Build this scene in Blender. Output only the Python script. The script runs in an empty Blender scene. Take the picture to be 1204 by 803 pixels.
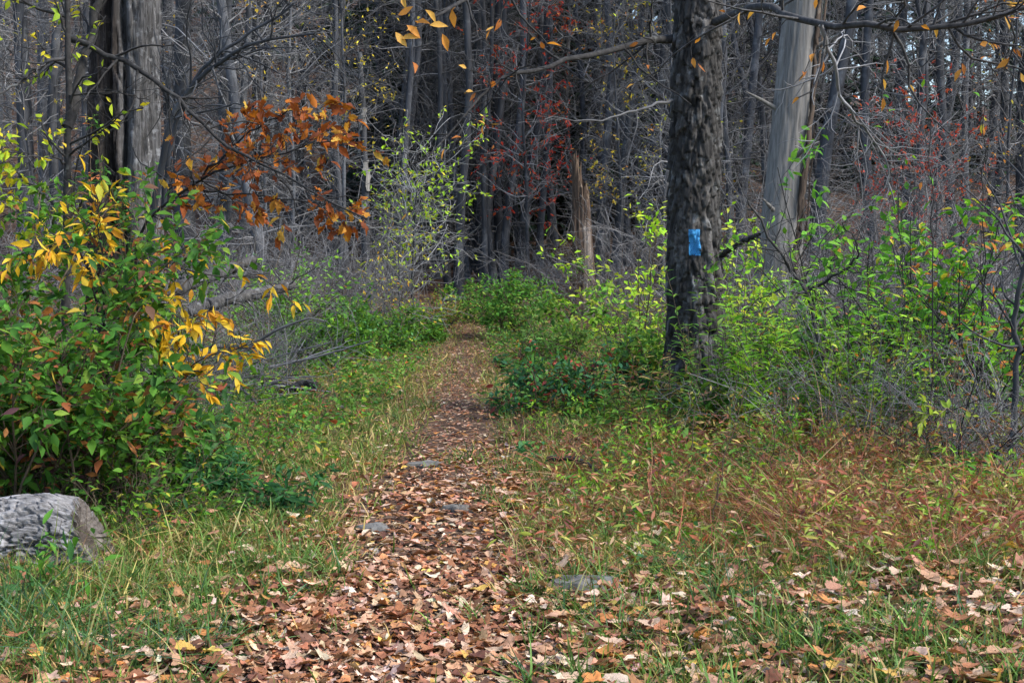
import bpy, math
import numpy as np
from mathutils import Matrix

rng = np.random.default_rng(11)
scene = bpy.context.scene
coll = scene.collection

# ------------------------------------------------------------------ camera
CAM_Z, FPX, PITCH = 1.55, 1672.0, math.radians(3.41)
cam_d = bpy.data.cameras.new("camera")
cam_d.lens, cam_d.sensor_width, cam_d.clip_start, cam_d.clip_end = 50.0, 36.0, 0.1, 1500.0
cam = bpy.data.objects.new("camera", cam_d)
cam.location = (0, 0, CAM_Z)
cam.rotation_euler = (math.radians(90) - PITCH, 0, 0)
coll.objects.link(cam)
scene.camera = cam

# ------------------------------------------------------------------ sky, sun, exposure
SUN_EL, SUN_AZ = math.radians(48), math.radians(112)     # azimuth clockwise from +Y (right, behind the camera)
world = bpy.data.worlds.new("World")
scene.world = world
world.use_nodes = True
wn = world.node_tree
bg = wn.nodes["Background"]
sky = wn.nodes.new("ShaderNodeTexSky")
sky.sky_type = 'NISHITA'
sky.sun_disc = False
sky.sun_elevation, sky.sun_rotation = SUN_EL, SUN_AZ
sky.air_density, sky.dust_density, sky.ozone_density = 1.0, 1.2, 1.0
wn.links.new(sky.outputs[0], bg.inputs[0])
bg.inputs[1].default_value = 0.09
sun_d = bpy.data.lights.new("sun", 'SUN')
sun_d.energy, sun_d.angle, sun_d.color = 1.5, math.radians(15), (1.0, 0.95, 0.87)
sun = bpy.data.objects.new("sun", sun_d)
sun.rotation_euler = (math.radians(90) - SUN_EL, 0, math.radians(180) - SUN_AZ)
sun.location = (10, -10, 20)
coll.objects.link(sun)
vs = scene.view_settings
vs.view_transform, vs.look, vs.gamma, vs.use_curve_mapping = 'Standard', 'None', 1.0, False
vs.exposure = 2.0
scene.render.engine = 'CYCLES'
cy = scene.cycles
cy.max_bounces, cy.diffuse_bounces, cy.glossy_bounces, cy.transmission_bounces = 5, 3, 1, 3
cy.caustics_reflective = cy.caustics_refractive = False
cy.use_denoising = True
cy.use_adaptive_sampling = True
cy.adaptive_threshold = 0.02

# ------------------------------------------------------------------ maths helpers
def hash3(i, j, k, s):
    n = (i * 73856093) ^ (j * 19349663) ^ (k * 83492791) ^ (s * 2654435)
    n = (n ^ (n >> 13)) * 1274126177
    n = n & 0x7fffffff
    n = (n ^ (n >> 16)) & 0xffff
    return n / 65535.0

def vnoise(p, seed=0):
    p = np.asarray(p, float)
    i = np.floor(p).astype(np.int64)
    f = p - i
    f = f * f * (3 - 2 * f)
    out = 0
    for a in (0, 1):
        for b in (0, 1):
            for c in (0, 1):
                w = (f[..., 0] if a else 1 - f[..., 0]) * (f[..., 1] if b else 1 - f[..., 1]) * (f[..., 2] if c else 1 - f[..., 2])
                out = out + w * hash3(i[..., 0] + a, i[..., 1] + b, i[..., 2] + c, seed)
    return out

def fbm(p, seed=0, octv=4):
    p = np.asarray(p, float)
    s, a, t = 0, 1, 0
    for o in range(octv):
        s = s + a * vnoise(p * 2 ** o, seed + o); t += a; a *= .5
    return s / t

def smooth(a, b, x):
    t = np.clip((x - a) / (b - a), 0, 1)
    return t * t * (3 - 2 * t)

def norm(v):
    return v / np.maximum(np.linalg.norm(v, axis=-1, keepdims=True), 1e-9)

TY = [3.0, 5.0, 6.3, 8.4, 10.1, 12.7, 17.0, 21.0, 25.0, 32.0, 40.0]
TX = [-.42, -.45, -.45, -.48, -.44, -.50, -.60, -.72, -.85, -.90, -.95]
TW = [.70, .62, .53, .43, .41, .36, .22, .17, .13, .12, .12]
def trail_x(y): return np.interp(y, TY, TX) + .07 * np.sin(y * 1.1)
def trail_w(y): return np.interp(y, TY, TW)

def height(x, y):
    x = np.asarray(x, float); y = np.asarray(y, float)
    side = np.abs(x - trail_x(y))
    z = .14 * smooth(.6, 2.5, side) * (.4 + fbm(np.stack([x * .35, y * .35, x * 0], -1), 3, 2))
    z = z + .06 * (fbm(np.stack([x * 1.6, y * 1.6, x * 0], -1), 5, 3) - .5) * smooth(.25, .9, side)
    y0 = 37 - .16 * np.abs(x + 1)
    t = y - y0
    ramp = 5 * np.log1p(np.exp(np.clip(t / 5, -30, 30)))
    ang = x / np.maximum(y, 5)
    cap = np.interp(ang, [-.5, 0.12, .24, .5], [46, 34, 16, 14])
    slope = np.interp(ang, [-.5, -.1, .1, .5], [.48, .42, .36, .30])
    hill = cap * (1 - np.exp(-slope * ramp / cap))
    return z + hill + .6 * (fbm(np.stack([x * .09, y * .09, x * 0], -1), 9, 3) - .5) * smooth(25, 45, y)

cp, sp = math.cos(PITCH), math.sin(PITCH)
def P(px, py, d):
    """world point seen at photo pixel (px,py) at distance d along +Y"""
    x, y = (px - 602) / FPX, -(py - 401.5) / FPX
    v = np.array([x, cp + y * sp, -sp + y * cp])
    return np.array([0, 0, CAM_Z]) + v * (d / v[1])

def gx(px, d): return float((px - 602) / FPX * d)
def gpt(px, d):
    x = gx(px, d)
    return np.array([x, d, float(height(x, d))])
def proj(p):
    p = np.asarray(p, float) - np.array([0, 0, CAM_Z])
    f = p[..., 1] * cp - p[..., 2] * sp
    u = p[..., 1] * sp + p[..., 2] * cp
    return 602 + FPX * p[..., 0] / f, 401.5 - FPX * u / f

# ------------------------------------------------------------------ mesh builder
class MB:
    def __init__(s):
        s.V, s.C, s.F, s.M, s.n = [], [], {3: [], 4: []}, {3: [], 4: []}, 0
    def add(s, V, F, C=(1, 1, 1), m=0):
        V = np.asarray(V, float).reshape(-1, 3); F = np.asarray(F)
        C = np.asarray(C, float)
        if C.ndim == 1: C = np.tile(C, (len(V), 1))
        s.V.append(V); s.C.append(C)
        k = F.shape[1]
        s.F[k].append(F + s.n); s.M[k].append(np.full(len(F), m, np.int32))
        s.n += len(V)
        return s
    def mesh(s, name, mats, smooth_=True):
        me = bpy.data.meshes.new(name)
        if not s.V: return me
        V = np.concatenate(s.V); C = np.concatenate(s.C)
        me.vertices.add(len(V)); me.vertices.foreach_set("co", V.astype(np.float32).ravel())
        loops, tot, mi = [], [], []
        for k in (3, 4):
            if s.F[k]:
                f = np.concatenate(s.F[k]); loops.append(f.ravel()); tot.append(np.full(len(f), k)); mi.append(np.concatenate(s.M[k]))
        loops = np.concatenate(loops).astype(np.int32); tot = np.concatenate(tot).astype(np.int32); mi = np.concatenate(mi)
        me.loops.add(len(loops)); me.loops.foreach_set("vertex_index", loops)
        me.polygons.add(len(tot))
        me.polygons.foreach_set("loop_start", (np.cumsum(tot) - tot).astype(np.int32))
        me.polygons.foreach_set("material_index", mi.astype(np.int32))
        me.polygons.foreach_set("use_smooth", np.full(len(tot), smooth_))
        a = me.attributes.new("tint", 'FLOAT_COLOR', 'POINT')
        a.data.foreach_set("color", np.concatenate([C, np.ones((len(C), 1))], 1).astype(np.float32).ravel())
        for m in (mats if isinstance(mats, (list, tuple)) else [mats]): me.materials.append(m)
        me.update(calc_edges=True)
        return me
    def build(s, name, mats, parent=None, smooth_=True):
        return link(name, s.mesh(name, mats, smooth_), parent)

def link(name, me, parent=None):
    o = bpy.data.objects.new(name, me); coll.objects.link(o)
    if parent is not None: o.parent = parent
    return o

def empty(name, loc, rz=0.0):
    o = bpy.data.objects.new(name, None); coll.objects.link(o)
    o.empty_display_size = .1
    o.location = [float(v) for v in loc]; o.rotation_euler = (0, 0, rz)
    return o

def tag(o, label=None, cat=None, group=None, kind=None):
    if label: o["label"] = label
    if cat: o["category"] = cat
    if group: o["group"] = group
    if kind: o["kind"] = kind
    return o

def tubes(mb, Pn, R, sides, C=(1, 1, 1), closed_tip=True, m=0):
    """Pn (N,k,3), R (N,k): N tubes at once"""
    Pn = np.asarray(Pn, float); R = np.asarray(R, float)
    if Pn.ndim == 2: Pn = Pn[None]; R = R[None]
    N, k, _ = Pn.shape
    T = np.empty_like(Pn)
    T[:, 1:-1] = Pn[:, 2:] - Pn[:, :-2]; T[:, 0] = Pn[:, 1] - Pn[:, 0]; T[:, -1] = Pn[:, -1] - Pn[:, -2]
    T = norm(T)
    mean = norm(Pn[:, -1] - Pn[:, 0])
    ref = np.where(np.abs(mean[:, 2:3]) > .8, np.array([[1., 0, 0]]), np.array([[0, 0, 1.]]))[:, None, :]
    U = norm(np.cross(T, np.broadcast_to(ref, T.shape))); W = np.cross(T, U)
    a = np.arange(sides) * 2 * np.pi / sides
    ring = np.cos(a)[:, None] * U[:, :, None, :] + np.sin(a)[:, None] * W[:, :, None, :]
    V = Pn[:, :, None, :] + R[:, :, None, None] * ring
    base = (np.arange(N) * k * sides)[:, None, None]
    i = (np.arange(k - 1) * sides)[None, :, None]; j = np.arange(sides)[None, None, :]; j2 = (j + 1) % sides
    F = np.stack([base + i + j, base + i + j2, base + i + sides + j2, base + i + sides + j], -1).reshape(-1, 4)
    C = np.asarray(C, float)
    if C.ndim == 2: C = np.repeat(C, k * sides, 0)
    mb.add(V, F, C, m)
    return mb

def at(Pn, t):
    """points and directions on N polylines (N,k,3) at t (N,)"""
    k = Pn.shape[1]
    f = np.clip(t, 0, .9999) * (k - 1); i = f.astype(int); w = (f - i)[:, None]
    n = np.arange(len(Pn))
    a, b = Pn[n, i], Pn[n, i + 1]
    return a + (b - a) * w, norm(b - a), i

def grow(Pn, R, M, length, ang=(35, 75), k=5, wob=.25, up=.1, t=(.2, 1.), rfac=.6, rtip=.3, rmax=1., fall=.5):
    """M child branches on the N parent polylines"""
    idx = rng.integers(0, len(Pn), M); tt = rng.uniform(*t, M)
    pos, d, i = at(Pn[idx], tt)
    r0 = np.minimum(R[idx, i] * rfac, rmax)
    q = norm(np.cross(d, norm(rng.normal(size=(M, 3)))))
    a = np.radians(rng.uniform(*ang, M))[:, None]
    dr = norm(d * np.cos(a) + q * np.sin(a))
    L = rng.uniform(*length, M) * (1 - fall * (tt - t[0]) / max(t[1] - t[0], 1e-6))
    out = np.empty((M, k, 3)); out[:, 0] = pos
    for s in range(1, k):
        dr = norm(dr + rng.normal(size=(M, 3)) * wob + np.array([0, 0, up]))
        out[:, s] = out[:, s - 1] + dr * (L / (k - 1))[:, None]
    rr = r0[:, None] * np.linspace(1, rtip, k)[None]
    return out, rr

# ------------------------------------------------------------------ materials
def material(name):
    m = bpy.data.materials.new(name); m.use_nodes = True
    nt = m.node_tree; nt.nodes.clear()
    out = nt.nodes.new("ShaderNodeOutputMaterial")
    return m, nt, out

def N(nt, typ, **kw):
    n = nt.nodes.new(typ)
    for k, v in kw.items():
        if k.startswith("i_"): n.inputs[k[2:].replace("_", " ")].default_value = v
        else: setattr(n, k, v)
    return n

def mulcol(nt, a, b, fac=1.0, mode='MULTIPLY'):
    n = nt.nodes.new("ShaderNodeMix"); n.data_type = 'RGBA'; n.blend_type = mode
    n.inputs[0].default_value = fac
    if isinstance(a, tuple): n.inputs[6].default_value = a
    else: nt.links.new(a, n.inputs[6])
    if isinstance(b, tuple): n.inputs[7].default_value = b
    else: nt.links.new(b, n.inputs[7])
    return n.outputs[2]

def ramp(nt, fac, stops):
    r = nt.nodes.new("ShaderNodeValToRGB")
    e = r.color_ramp.elements
    while len(e) < len(stops): e.new(.5)
    for el, (p, c) in zip(e, stops):
        el.position = p; el.color = (*c, 1)
    nt.links.new(fac, r.inputs[0])
    return r.outputs[0]

def leaf_material(name, transl=.3, rough=.55, var=(.72, 1.25), scale=45, spec=.35, blotch=None):
    m, nt, out = material(name)
    at_ = N(nt, "ShaderNodeAttribute", attribute_name="tint")
    tc = N(nt, "ShaderNodeTexCoord")
    nz = N(nt, "ShaderNodeTexNoise", i_Scale=scale, i_Detail=3.0)
    nt.links.new(tc.outputs["Object"], nz.inputs["Vector"])
    v = ramp(nt, nz.outputs[0], [(.3, (var[0],) * 3), (.7, (var[1],) * 3)])
    col = mulcol(nt, at_.outputs["Color"], v)
    if blotch:
        n2 = N(nt, "ShaderNodeTexNoise", i_Scale=scale * 2.2, i_Detail=2.0)
        nt.links.new(tc.outputs["Object"], n2.inputs["Vector"])
        f = ramp(nt, n2.outputs[0], [(.60, (0, 0, 0)), (.68, (1, 1, 1))])
        mx = N(nt, "ShaderNodeMix", data_type='RGBA')
        nt.links.new(f, mx.inputs[0]); nt.links.new(col, mx.inputs[6]); mx.inputs[7].default_value = (*blotch, 1)
        col = mx.outputs[2]
    b = N(nt, "ShaderNodeBsdfPrincipled", i_Roughness=rough)
    b.inputs["Specular IOR Level"].default_value = spec
    nt.links.new(col, b.inputs["Base Color"])
    if transl > 0:
        t = N(nt, "ShaderNodeBsdfTranslucent")
        tcol = mulcol(nt, col, (1.25, 1.2, .7, 1))
        nt.links.new(tcol, t.inputs[0])
        mx = N(nt, "ShaderNodeMixShader"); mx.inputs[0].default_value = transl
        nt.links.new(b.outputs[0], mx.inputs[1]); nt.links.new(t.outputs[0], mx.inputs[2])
        nt.links.new(mx.outputs[0], out.inputs[0])
    else:
        nt.links.new(b.outputs[0], out.inputs[0])
    return m

def bark_material(name, dark, light, lichen=None, sc=(14, 14, 3.0), bump=.6, tint=True, rough=.9, dist=.02, lich_sc=5.0, lich_at=(.55, .66), vary=False):
    m, nt, out = material(name)
    tc = N(nt, "ShaderNodeTexCoord"); oi = N(nt, "ShaderNodeObjectInfo")
    mp = N(nt, "ShaderNodeMapping"); mp.inputs["Scale"].default_value = sc
    addv = N(nt, "ShaderNodeVectorMath", operation='ADD')
    mulv = N(nt, "ShaderNodeVectorMath", operation='SCALE'); mulv.inputs["Scale"].default_value = 37.0
    comb = N(nt, "ShaderNodeCombineXYZ")
    for i in range(3): nt.links.new(oi.outputs["Random"], comb.inputs[i])
    nt.links.new(comb.outputs[0], mulv.inputs[0])
    nt.links.new(tc.outputs["Object"], addv.inputs[0]); nt.links.new(mulv.outputs[0], addv.inputs[1])
    nt.links.new(addv.outputs[0], mp.inputs[0])
    nz = N(nt, "ShaderNodeTexNoise", i_Scale=1.0, i_Detail=6.0, i_Roughness=.65)
    nt.links.new(mp.outputs[0], nz.inputs["Vector"])
    col = ramp(nt, nz.outputs[0], [(.32, dark), (.68, light)])
    if lichen:
        n2 = N(nt, "ShaderNodeTexNoise", i_Scale=lich_sc, i_Detail=5.0, i_Roughness=.6)
        nt.links.new(addv.outputs[0], n2.inputs["Vector"])
        f = ramp(nt, n2.outputs[0], [(lich_at[0], (0, 0, 0)), (lich_at[1], (.8, .8, .8))])
        mx = N(nt, "ShaderNodeMix", data_type='RGBA')
        nt.links.new(f, mx.inputs[0]); nt.links.new(col, mx.inputs[6]); mx.inputs[7].default_value = (*lichen, 1)
        col = mx.outputs[2]
    if tint:
        at_ = N(nt, "ShaderNodeAttribute", attribute_name="tint")
        col = mulcol(nt, col, at_.outputs["Color"])
    if vary:
        col = mulcol(nt, col, ramp(nt, oi.outputs["Random"], [(0, (.62, .60, .59)), (.45, (.95, .92, .88)), (.75, (1.1, 1.09, 1.09)), (1, (1.45, 1.42, 1.38))]))
    b = N(nt, "ShaderNodeBsdfPrincipled", i_Roughness=rough)
    b.inputs["Specular IOR Level"].default_value = .25
    nt.links.new(col, b.inputs["Base Color"])
    bp = N(nt, "ShaderNodeBump"); bp.inputs["Strength"].default_value = bump; bp.inputs["Distance"].default_value = dist
    nt.links.new(nz.outputs[0], bp.inputs["Height"]); nt.links.new(bp.outputs[0], b.inputs["Normal"])
    nt.links.new(b.outputs[0], out.inputs[0])
    return m

M_LEAF = leaf_material("green_leaf", .38, .6, spec=.15)
M_DRY = leaf_material("dry_leaf", .12, .65, (.6, 1.3), 38, .2, blotch=(.10, .055, .03))
M_AUT = leaf_material("autumn_leaf", .38, .6, (.75, 1.2), 30, .15)
M_GRASS = leaf_material("grass_blade", .30, .55, (.8, 1.2), 8, .2)
M_NEEDLE = leaf_material("hemlock_needle", .1, .6, (.7, 1.2), 3, .2)
M_BARK = bark_material("furrowed_bark", (.012, .011, .0105), (.062, .059, .056), (.11, .113, .113), (26, 26, 9), .9, dist=.012, lich_sc=7, lich_at=(.56, .66))
M_FAR = bark_material("grey_bark", (.028, .030, .034), (.080, .086, .096), (.14, .15, .16), (9, 9, 1.6), .6, lich_sc=2.2, vary=True)
M_TWIG = bark_material("grey_twig", (.072, .073, .076), (.215, .22, .23), None, (3, 3, 3), 0, vary=True)
M_DARKTWIG = bark_material("dark_twig", (.010, .0095, .0095), (.042, .040, .039), (.085, .088, .086), (20, 20, 20), .3, dist=.004, lich_sc=14, lich_at=(.60, .70))
M_HOLLOW = bark_material("old_ridged_bark", (.020, .018, .017), (.105, .104, .105), (.16, .163, .168), (36, 36, 2.6), 1.0, dist=.04, lich_sc=9)
M_SNAG = bark_material("weathered_bare_wood", (.095, .092, .088), (.205, .20, .193), (.26, .256, .248), (30, 30, 1.8), .6, dist=.01, lich_sc=2)
M_ROT = bark_material("rotten_brown_wood", (.026, .020, .016), (.10, .078, .062), (.17, .15, .13), (30, 30, 3), .9, dist=.02, lich_sc=4, lich_at=(.58, .64))
M_LOG = bark_material("weathered_log_bark", (.075, .072, .07), (.26, .257, .257), (.37, .37, .372), (14, 60, 60), .9, dist=.012, lich_sc=9)
M_STEM = bark_material("plant_stem", (.045, .035, .025), (.12, .09, .06), None, (20, 20, 20), .2)
M_STONE = bark_material("grey_stone", (.075, .072, .068), (.17, .168, .16), (.11, .085, .06), (9, 9, 9), .6, dist=.012, lich_sc=12)

def blaze_material():
    m, nt, out = material("blue_paint")
    tc = N(nt, "ShaderNodeTexCoord")
    nz = N(nt, "ShaderNodeTexNoise", i_Scale=110.0, i_Detail=4.0)
    nt.links.new(tc.outputs["Object"], nz.inputs["Vector"])
    col = ramp(nt, nz.outputs[0], [(.33, (.012, .05, .11)), (.41, (.045, .22, .46)), (.75, (.07, .29, .57))])
    b = N(nt, "ShaderNodeBsdfPrincipled", i_Roughness=.85)
    b.inputs["Specular IOR Level"].default_value = .1
    nt.links.new(col, b.inputs["Base Color"])
    nt.links.new(b.outputs[0], out.inputs[0])
    return m
M_BLAZE = blaze_material()

def ground_material(name, soil):
    m, nt, out = material(name)
    tc = N(nt, "ShaderNodeTexCoord")
    wz = N(nt, "ShaderNodeTexNoise", i_Scale=9.0, i_Detail=2.0)
    nt.links.new(tc.outputs["Object"], wz.inputs["Vector"])
    va = N(nt, "ShaderNodeVectorMath", operation='SCALE'); va.inputs["Scale"].default_value = .12
    vb = N(nt, "ShaderNodeVectorMath", operation='ADD')
    nt.links.new(wz.outputs["Color"], va.inputs[0]); nt.links.new(tc.outputs["Object"], vb.inputs[0]); nt.links.new(va.outputs[0], vb.inputs[1])
    vo = N(nt, "ShaderNodeTexVoronoi", i_Scale=10.0)
    nt.links.new(vb.outputs[0], vo.inputs["Vector"])
    sepc = N(nt, "ShaderNodeSeparateColor"); nt.links.new(vo.outputs["Color"], sepc.inputs[0])
    leafc = ramp(nt, sepc.outputs[0], [(0, (.020, .012, .008)), (.35, (.055, .028, .018)), (.6, (.095, .046, .026)), (.8, (.14, .082, .052)), (1, (.19, .135, .10))])
    nz = N(nt, "ShaderNodeTexNoise", i_Scale=1.3, i_Detail=6.0, i_Roughness=.7)
    nt.links.new(tc.outputs["Object"], nz.inputs["Vector"])
    f = ramp(nt, nz.outputs[0], [(.38, (.25,) * 3), (.6, (.95,) * 3)])
    mx = N(nt, "ShaderNodeMix", data_type='RGBA')
    nt.links.new(f, mx.inputs[0]); mx.inputs[6].default_value = (*soil, 1); nt.links.new(leafc, mx.inputs[7])
    b = N(nt, "ShaderNodeBsdfPrincipled", i_Roughness=.9)
    b.inputs["Specular IOR Level"].default_value = .2
    nt.links.new(mx.outputs[2], b.inputs["Base Color"])
    bp = N(nt, "ShaderNodeBump"); bp.inputs["Strength"].default_value = .7; bp.inputs["Distance"].default_value = .03
    nt.links.new(vo.outputs["Distance"], bp.inputs["Height"]); nt.links.new(bp.outputs[0], b.inputs["Normal"])
    nt.links.new(b.outputs[0], out.inputs[0])
    return m
M_GROUND = ground_material("leafy_soil", (.045, .030, .020))
M_TRAIL = ground_material("trodden_leafy_soil", (.060, .040, .028))

# ------------------------------------------------------------------ the ground
def grid_mesh(xs, ys, zf, dz=0.0):
    X, Y = np.meshgrid(xs, ys)
    Z = zf(X, Y) + dz
    V = np.stack([X, Y, Z], -1).reshape(-1, 3)
    nx, ny = len(xs), len(ys)
    i, j = np.meshgrid(np.arange(nx - 1), np.arange(ny - 1))
    a = (j * nx + i).ravel()
    return V, np.stack([a, a + 1, a + nx + 1, a + nx], -1)

def spaced(lo, hi, fine_lo, fine_hi, fine, grow_=1.18):
    c = list(np.arange(fine_lo, fine_hi + 1e-6, fine))
    s, v = fine, c[-1]
    while v < hi:
        s *= grow_; v += s; c.append(v)
    s, v = fine, c[0]; pre = []
    while v > lo:
        s *= grow_; v -= s; pre.append(v)
    return np.array(pre[::-1] + c)
xs = spaced(-260, 260, -7, 7, .14, 1.08); ys = spaced(-60, 420, 4, 22, .14, 1.04)
V, F = grid_mesh(xs, ys, height)
tag(MB().add(V, F).build("ground", M_GROUND), "leaf-strewn forest floor rising into a wooded hillside", "ground", kind="structure")

ty = np.arange(1.0, 27.0, .12); tu = np.linspace(-1, 1, 13)
TYg, TUg = np.meshgrid(ty, tu, indexing='ij')
wob = .16 * (fbm(np.stack([TUg * .3 + 9, TYg * 1.7, TUg * 0], -1), 21, 3) - .5)
TXg = trail_x(TYg) + TUg * (trail_w(TYg) * .85) + wob * np.abs(TUg)
TZg = height(TXg, TYg) + .012 - .02 * np.abs(TUg) ** 4
a = (np.arange(len(ty) - 1)[:, None] * 13 + np.arange(12)[None]).ravel()
tag(MB().add(np.stack([TXg, TYg, TZg], -1).reshape(-1, 3), np.stack([a, a + 1, a + 14, a + 13], -1)).build("trail", M_TRAIL),
    "narrow leaf-covered footpath leading into the woods", "trail", kind="structure")

# ------------------------------------------------------------------ leaf templates (x = length, z = normal)
def t_leaf(w=.42, fold=.10, bend=.15, tip=1.0, wide=.42):
    """14 verts, 8 quads/tris: midrib + two edges, ovate"""
    s = np.array([0, .22, .48, .76, 1.0])
    wd = np.array([0, .80, 1.0, .55, 0]) * w * .5
    wd[1] *= (1.25 - wide)
    z = -bend * s ** 2
    mid = np.stack([s, s * 0, z], -1)
    L = np.stack([s[1:4], wd[1:4], z[1:4] + fold * wd[1:4] / (w * .5)], -1)
    Rr = L * np.array([1, -1, 1])
    V = np.concatenate([mid, L, Rr])
    q = [[1, 2, 6, 5], [2, 3, 7, 6], [2, 1, 8, 9], [3, 2, 9, 10]]
    t = [[0, 1, 5], [3, 4, 7], [1, 0, 8], [4, 3, 10]]
    return V, np.array(t + [[a_, b_, c_] for a_, b_, c_, d_ in q] + [[a_, c_, d_] for a_, b_, c_, d_ in q])

def t_small(w=.45, fold=.08):
    V = np.array([[0, 0, 0], [.45, w * .5, fold], [1, 0, -.08], [.45, -w * .5, fold]])
    return V, np.array([[0, 2, 1], [0, 3, 2]])

def t_lobed(seed, lobes=5, n=22, depth=.38, curl=.35, asp=.8, nz=.12):
    r_ = np.random.default_rng(seed)
    th = np.linspace(-np.pi, np.pi, n, endpoint=False)
    rad = .42 * (1 - depth * (0.5 + .5 * np.cos(th * lobes * 1.0 + np.pi)) ) * (1 + nz * r_.normal(size=n)) * (1 + .25 * np.cos(th))
    x = rad * np.cos(th) * 1.15 + .45; y = rad * np.sin(th) * asp * 1.25
    ax = r_.uniform(0, np.pi)
    u = (x - .45) * np.cos(ax) + y * np.sin(ax)
    z = curl * 1.6 * u * u + .10 * np.abs(y) * r_.uniform(-1, 2) + .4 * nz * r_.normal(size=n)
    inner = np.stack([.45 + (x - .45) * .5, y * .5, curl * 1.6 * (u * .5) ** 2 + .02 * r_.normal(size=n)], -1)
    V = np.concatenate([np.stack([x, y, z], -1), inner[::2], [[.45, 0, 0]]])
    h = n // 2; F_ = []
    for i in range(h):
        a_, b_, c_ = 2 * i, 2 * i + 1, (2 * i + 2) % n
        p_, q_ = n + i, n + (i + 1) % h
        F_ += [[a_, b_, p_], [b_, c_, q_], [b_, q_, p_], [p_, q_, n + h]]
    V[:, 2] -= V[:, 2].min()
    return V, np.array(F_)

def t_blade(w=.05, bend=.5, k=4):
    s = np.linspace(0, 1, k)
    z = s - .35 * bend * s ** 2; x = bend * s ** 2
    wd = w * .5 * (1 - s ** 1.6)
    V = np.concatenate([np.stack([x, wd, z], -1), np.stack([x, -wd, z], -1)])
    F_ = []
    for i in range(k - 1):
        F_ += [[i, i + 1, k + i + 1], [i, k + i + 1, k + i]]
    return V, np.array(F_)

OV = [t_leaf(.46, .10, .20), t_leaf(.52, .06, .35), t_leaf(.40, .14, .05), t_leaf(.48, -.05, .28)]
LANCE = [t_leaf(.26, .04, .25), t_leaf(.21, .05, .40), t_leaf(.28, .04, .10)]
BEECH = [t_leaf(.44, .12, .10), t_leaf(.38, .16, .25), t_leaf(.46, .02, -.15)]
OAK = [t_lobed(s_, 7, 28, .30, .35, .46) for s_ in (1, 2, 3)] + [t_leaf(.5, .12, .3)]
SMALL = [t_small(.5, .08), t_small(.4, -.05)]
_FL = ((11, 5, .34, .45, .85), (12, 3, .32, .6, .9), (13, 7, .22, .5, .62), (14, 1, .05, .7, .55), (15, 5, .40, .35, .85), (16, 2, .08, .85, .5))
FALLEN = [t_lobed(s_, l_, 18, d_, c_, a_, .07) for s_, l_, d_, c_, a_ in _FL]
FALLEN_FINE = [t_lobed(s_ + 40, l_, 44, d_ * 1.15, c_ * .9, a_, .045) for s_, l_, d_, c_, a_ in _FL]
FALLEN_S = [t_leaf(.6, .14, .1), t_leaf(.5, .25, -.25), t_leaf(.7, -.08, .15), t_leaf(.45, .3, .2)]

def frames(a, n):
    a = norm(a); s = norm(np.cross(n, a)); n = np.cross(a, s)
    return np.stack([a, s, n], -1)

def scatter(mb, T, pos, R, size, col, m=0):
    V, F = T
    if len(pos) == 0: return mb
    S = np.asarray(size, float).reshape(-1, 1, 1) if np.ndim(size) else size
    W = np.einsum('nij,vj->nvi', R, V) * S + pos[:, None, :]
    Fs = (np.arange(len(pos)) * len(V))[:, None, None] + F[None]
    C = np.repeat(np.asarray(col, float), len(V), 0)
    return mb.add(W, Fs.reshape(-1, F.shape[1]), C, m)

def scatter_var(mb, Ts, pos, R, size, col):
    w = rng.integers(0, len(Ts), len(pos))
    for i, T in enumerate(Ts):
        k = w == i
        scatter(mb, T, pos[k], R[k], size[k], col[k])
    return mb

def pick(pal, n, jit=.18):
    """colours from [(weight, (r,g,b)), ...]"""
    w = np.array([p[0] for p in pal], float); w /= w.sum()
    i = rng.choice(len(pal), n, p=w)
    c = np.array([p[1] for p in pal])[i]
    return np.clip(c * (1 + rng.normal(0, jit, (n, 1))) * (1 + rng.normal(0, jit * .3, (n, 3))), .004, .85), i

_leafmesh = {}
def leaf_object(parent, kind, Ts, v, colour, mat, pos, R, size, name="leaf"):
    key = (kind, v, colour, mat.name)
    if key not in _leafmesh:
        _leafmesh[key] = MB().add(Ts[v][0], Ts[v][1], colour).mesh(name, mat)
    o = bpy.data.objects.new(name, _leafmesh[key]); coll.objects.link(o)
    m = np.eye(4); m[:3, :3] = R * size; m[:3, 3] = pos
    if parent is not None: o.parent = parent
    o.matrix_basis = Matrix(m.tolist())
    return o

# palettes (base colours)
GREEN = [(5, (0.065, 0.169, 0.02)), (4, (0.095, 0.224, 0.023)), (3, (0.043, 0.115, 0.023)), (1, (0.175, 0.284, 0.023))]
DEEP = [(5, (0.036, 0.127, 0.029)), (4, (0.05, 0.164, 0.034)), (1, (0.085, 0.208, 0.025))]
BRIGHT = [(5, (0.248, 0.47, 0.042)), (4, (0.174, 0.396, 0.037)), (2, (0.373, 0.51, 0.057)), (1, (0.08, 0.234, 0.029))]
YGREEN = [(4, (0.368, 0.46, 0.03)), (3, (0.253, 0.391, 0.03)), (3, (0.552, 0.483, 0.03)), (1, (0.632, 0.414, 0.03))]
YELLOW = [(5, (.62, .38, .02)), (4, (.68, .48, .05)), (2, (.52, .24, .02)), (1, (.40, .38, .04))]
ORANGE = [(4, (.40, .13, .02)), (4, (.28, .075, .02)), (3, (.50, .24, .04)), (4, (.17, .05, .02)), (1, (.55, .34, .06))]
BEECHC = [(4, (.58, .25, .05)), (3, (.62, .35, .08)), (2, (.42, .15, .04))]
RED = [(4, (.45, .05, .03)), (3, (.55, .10, .04)), (2, (.35, .03, .03)), (1, (.55, .20, .05))]
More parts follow.
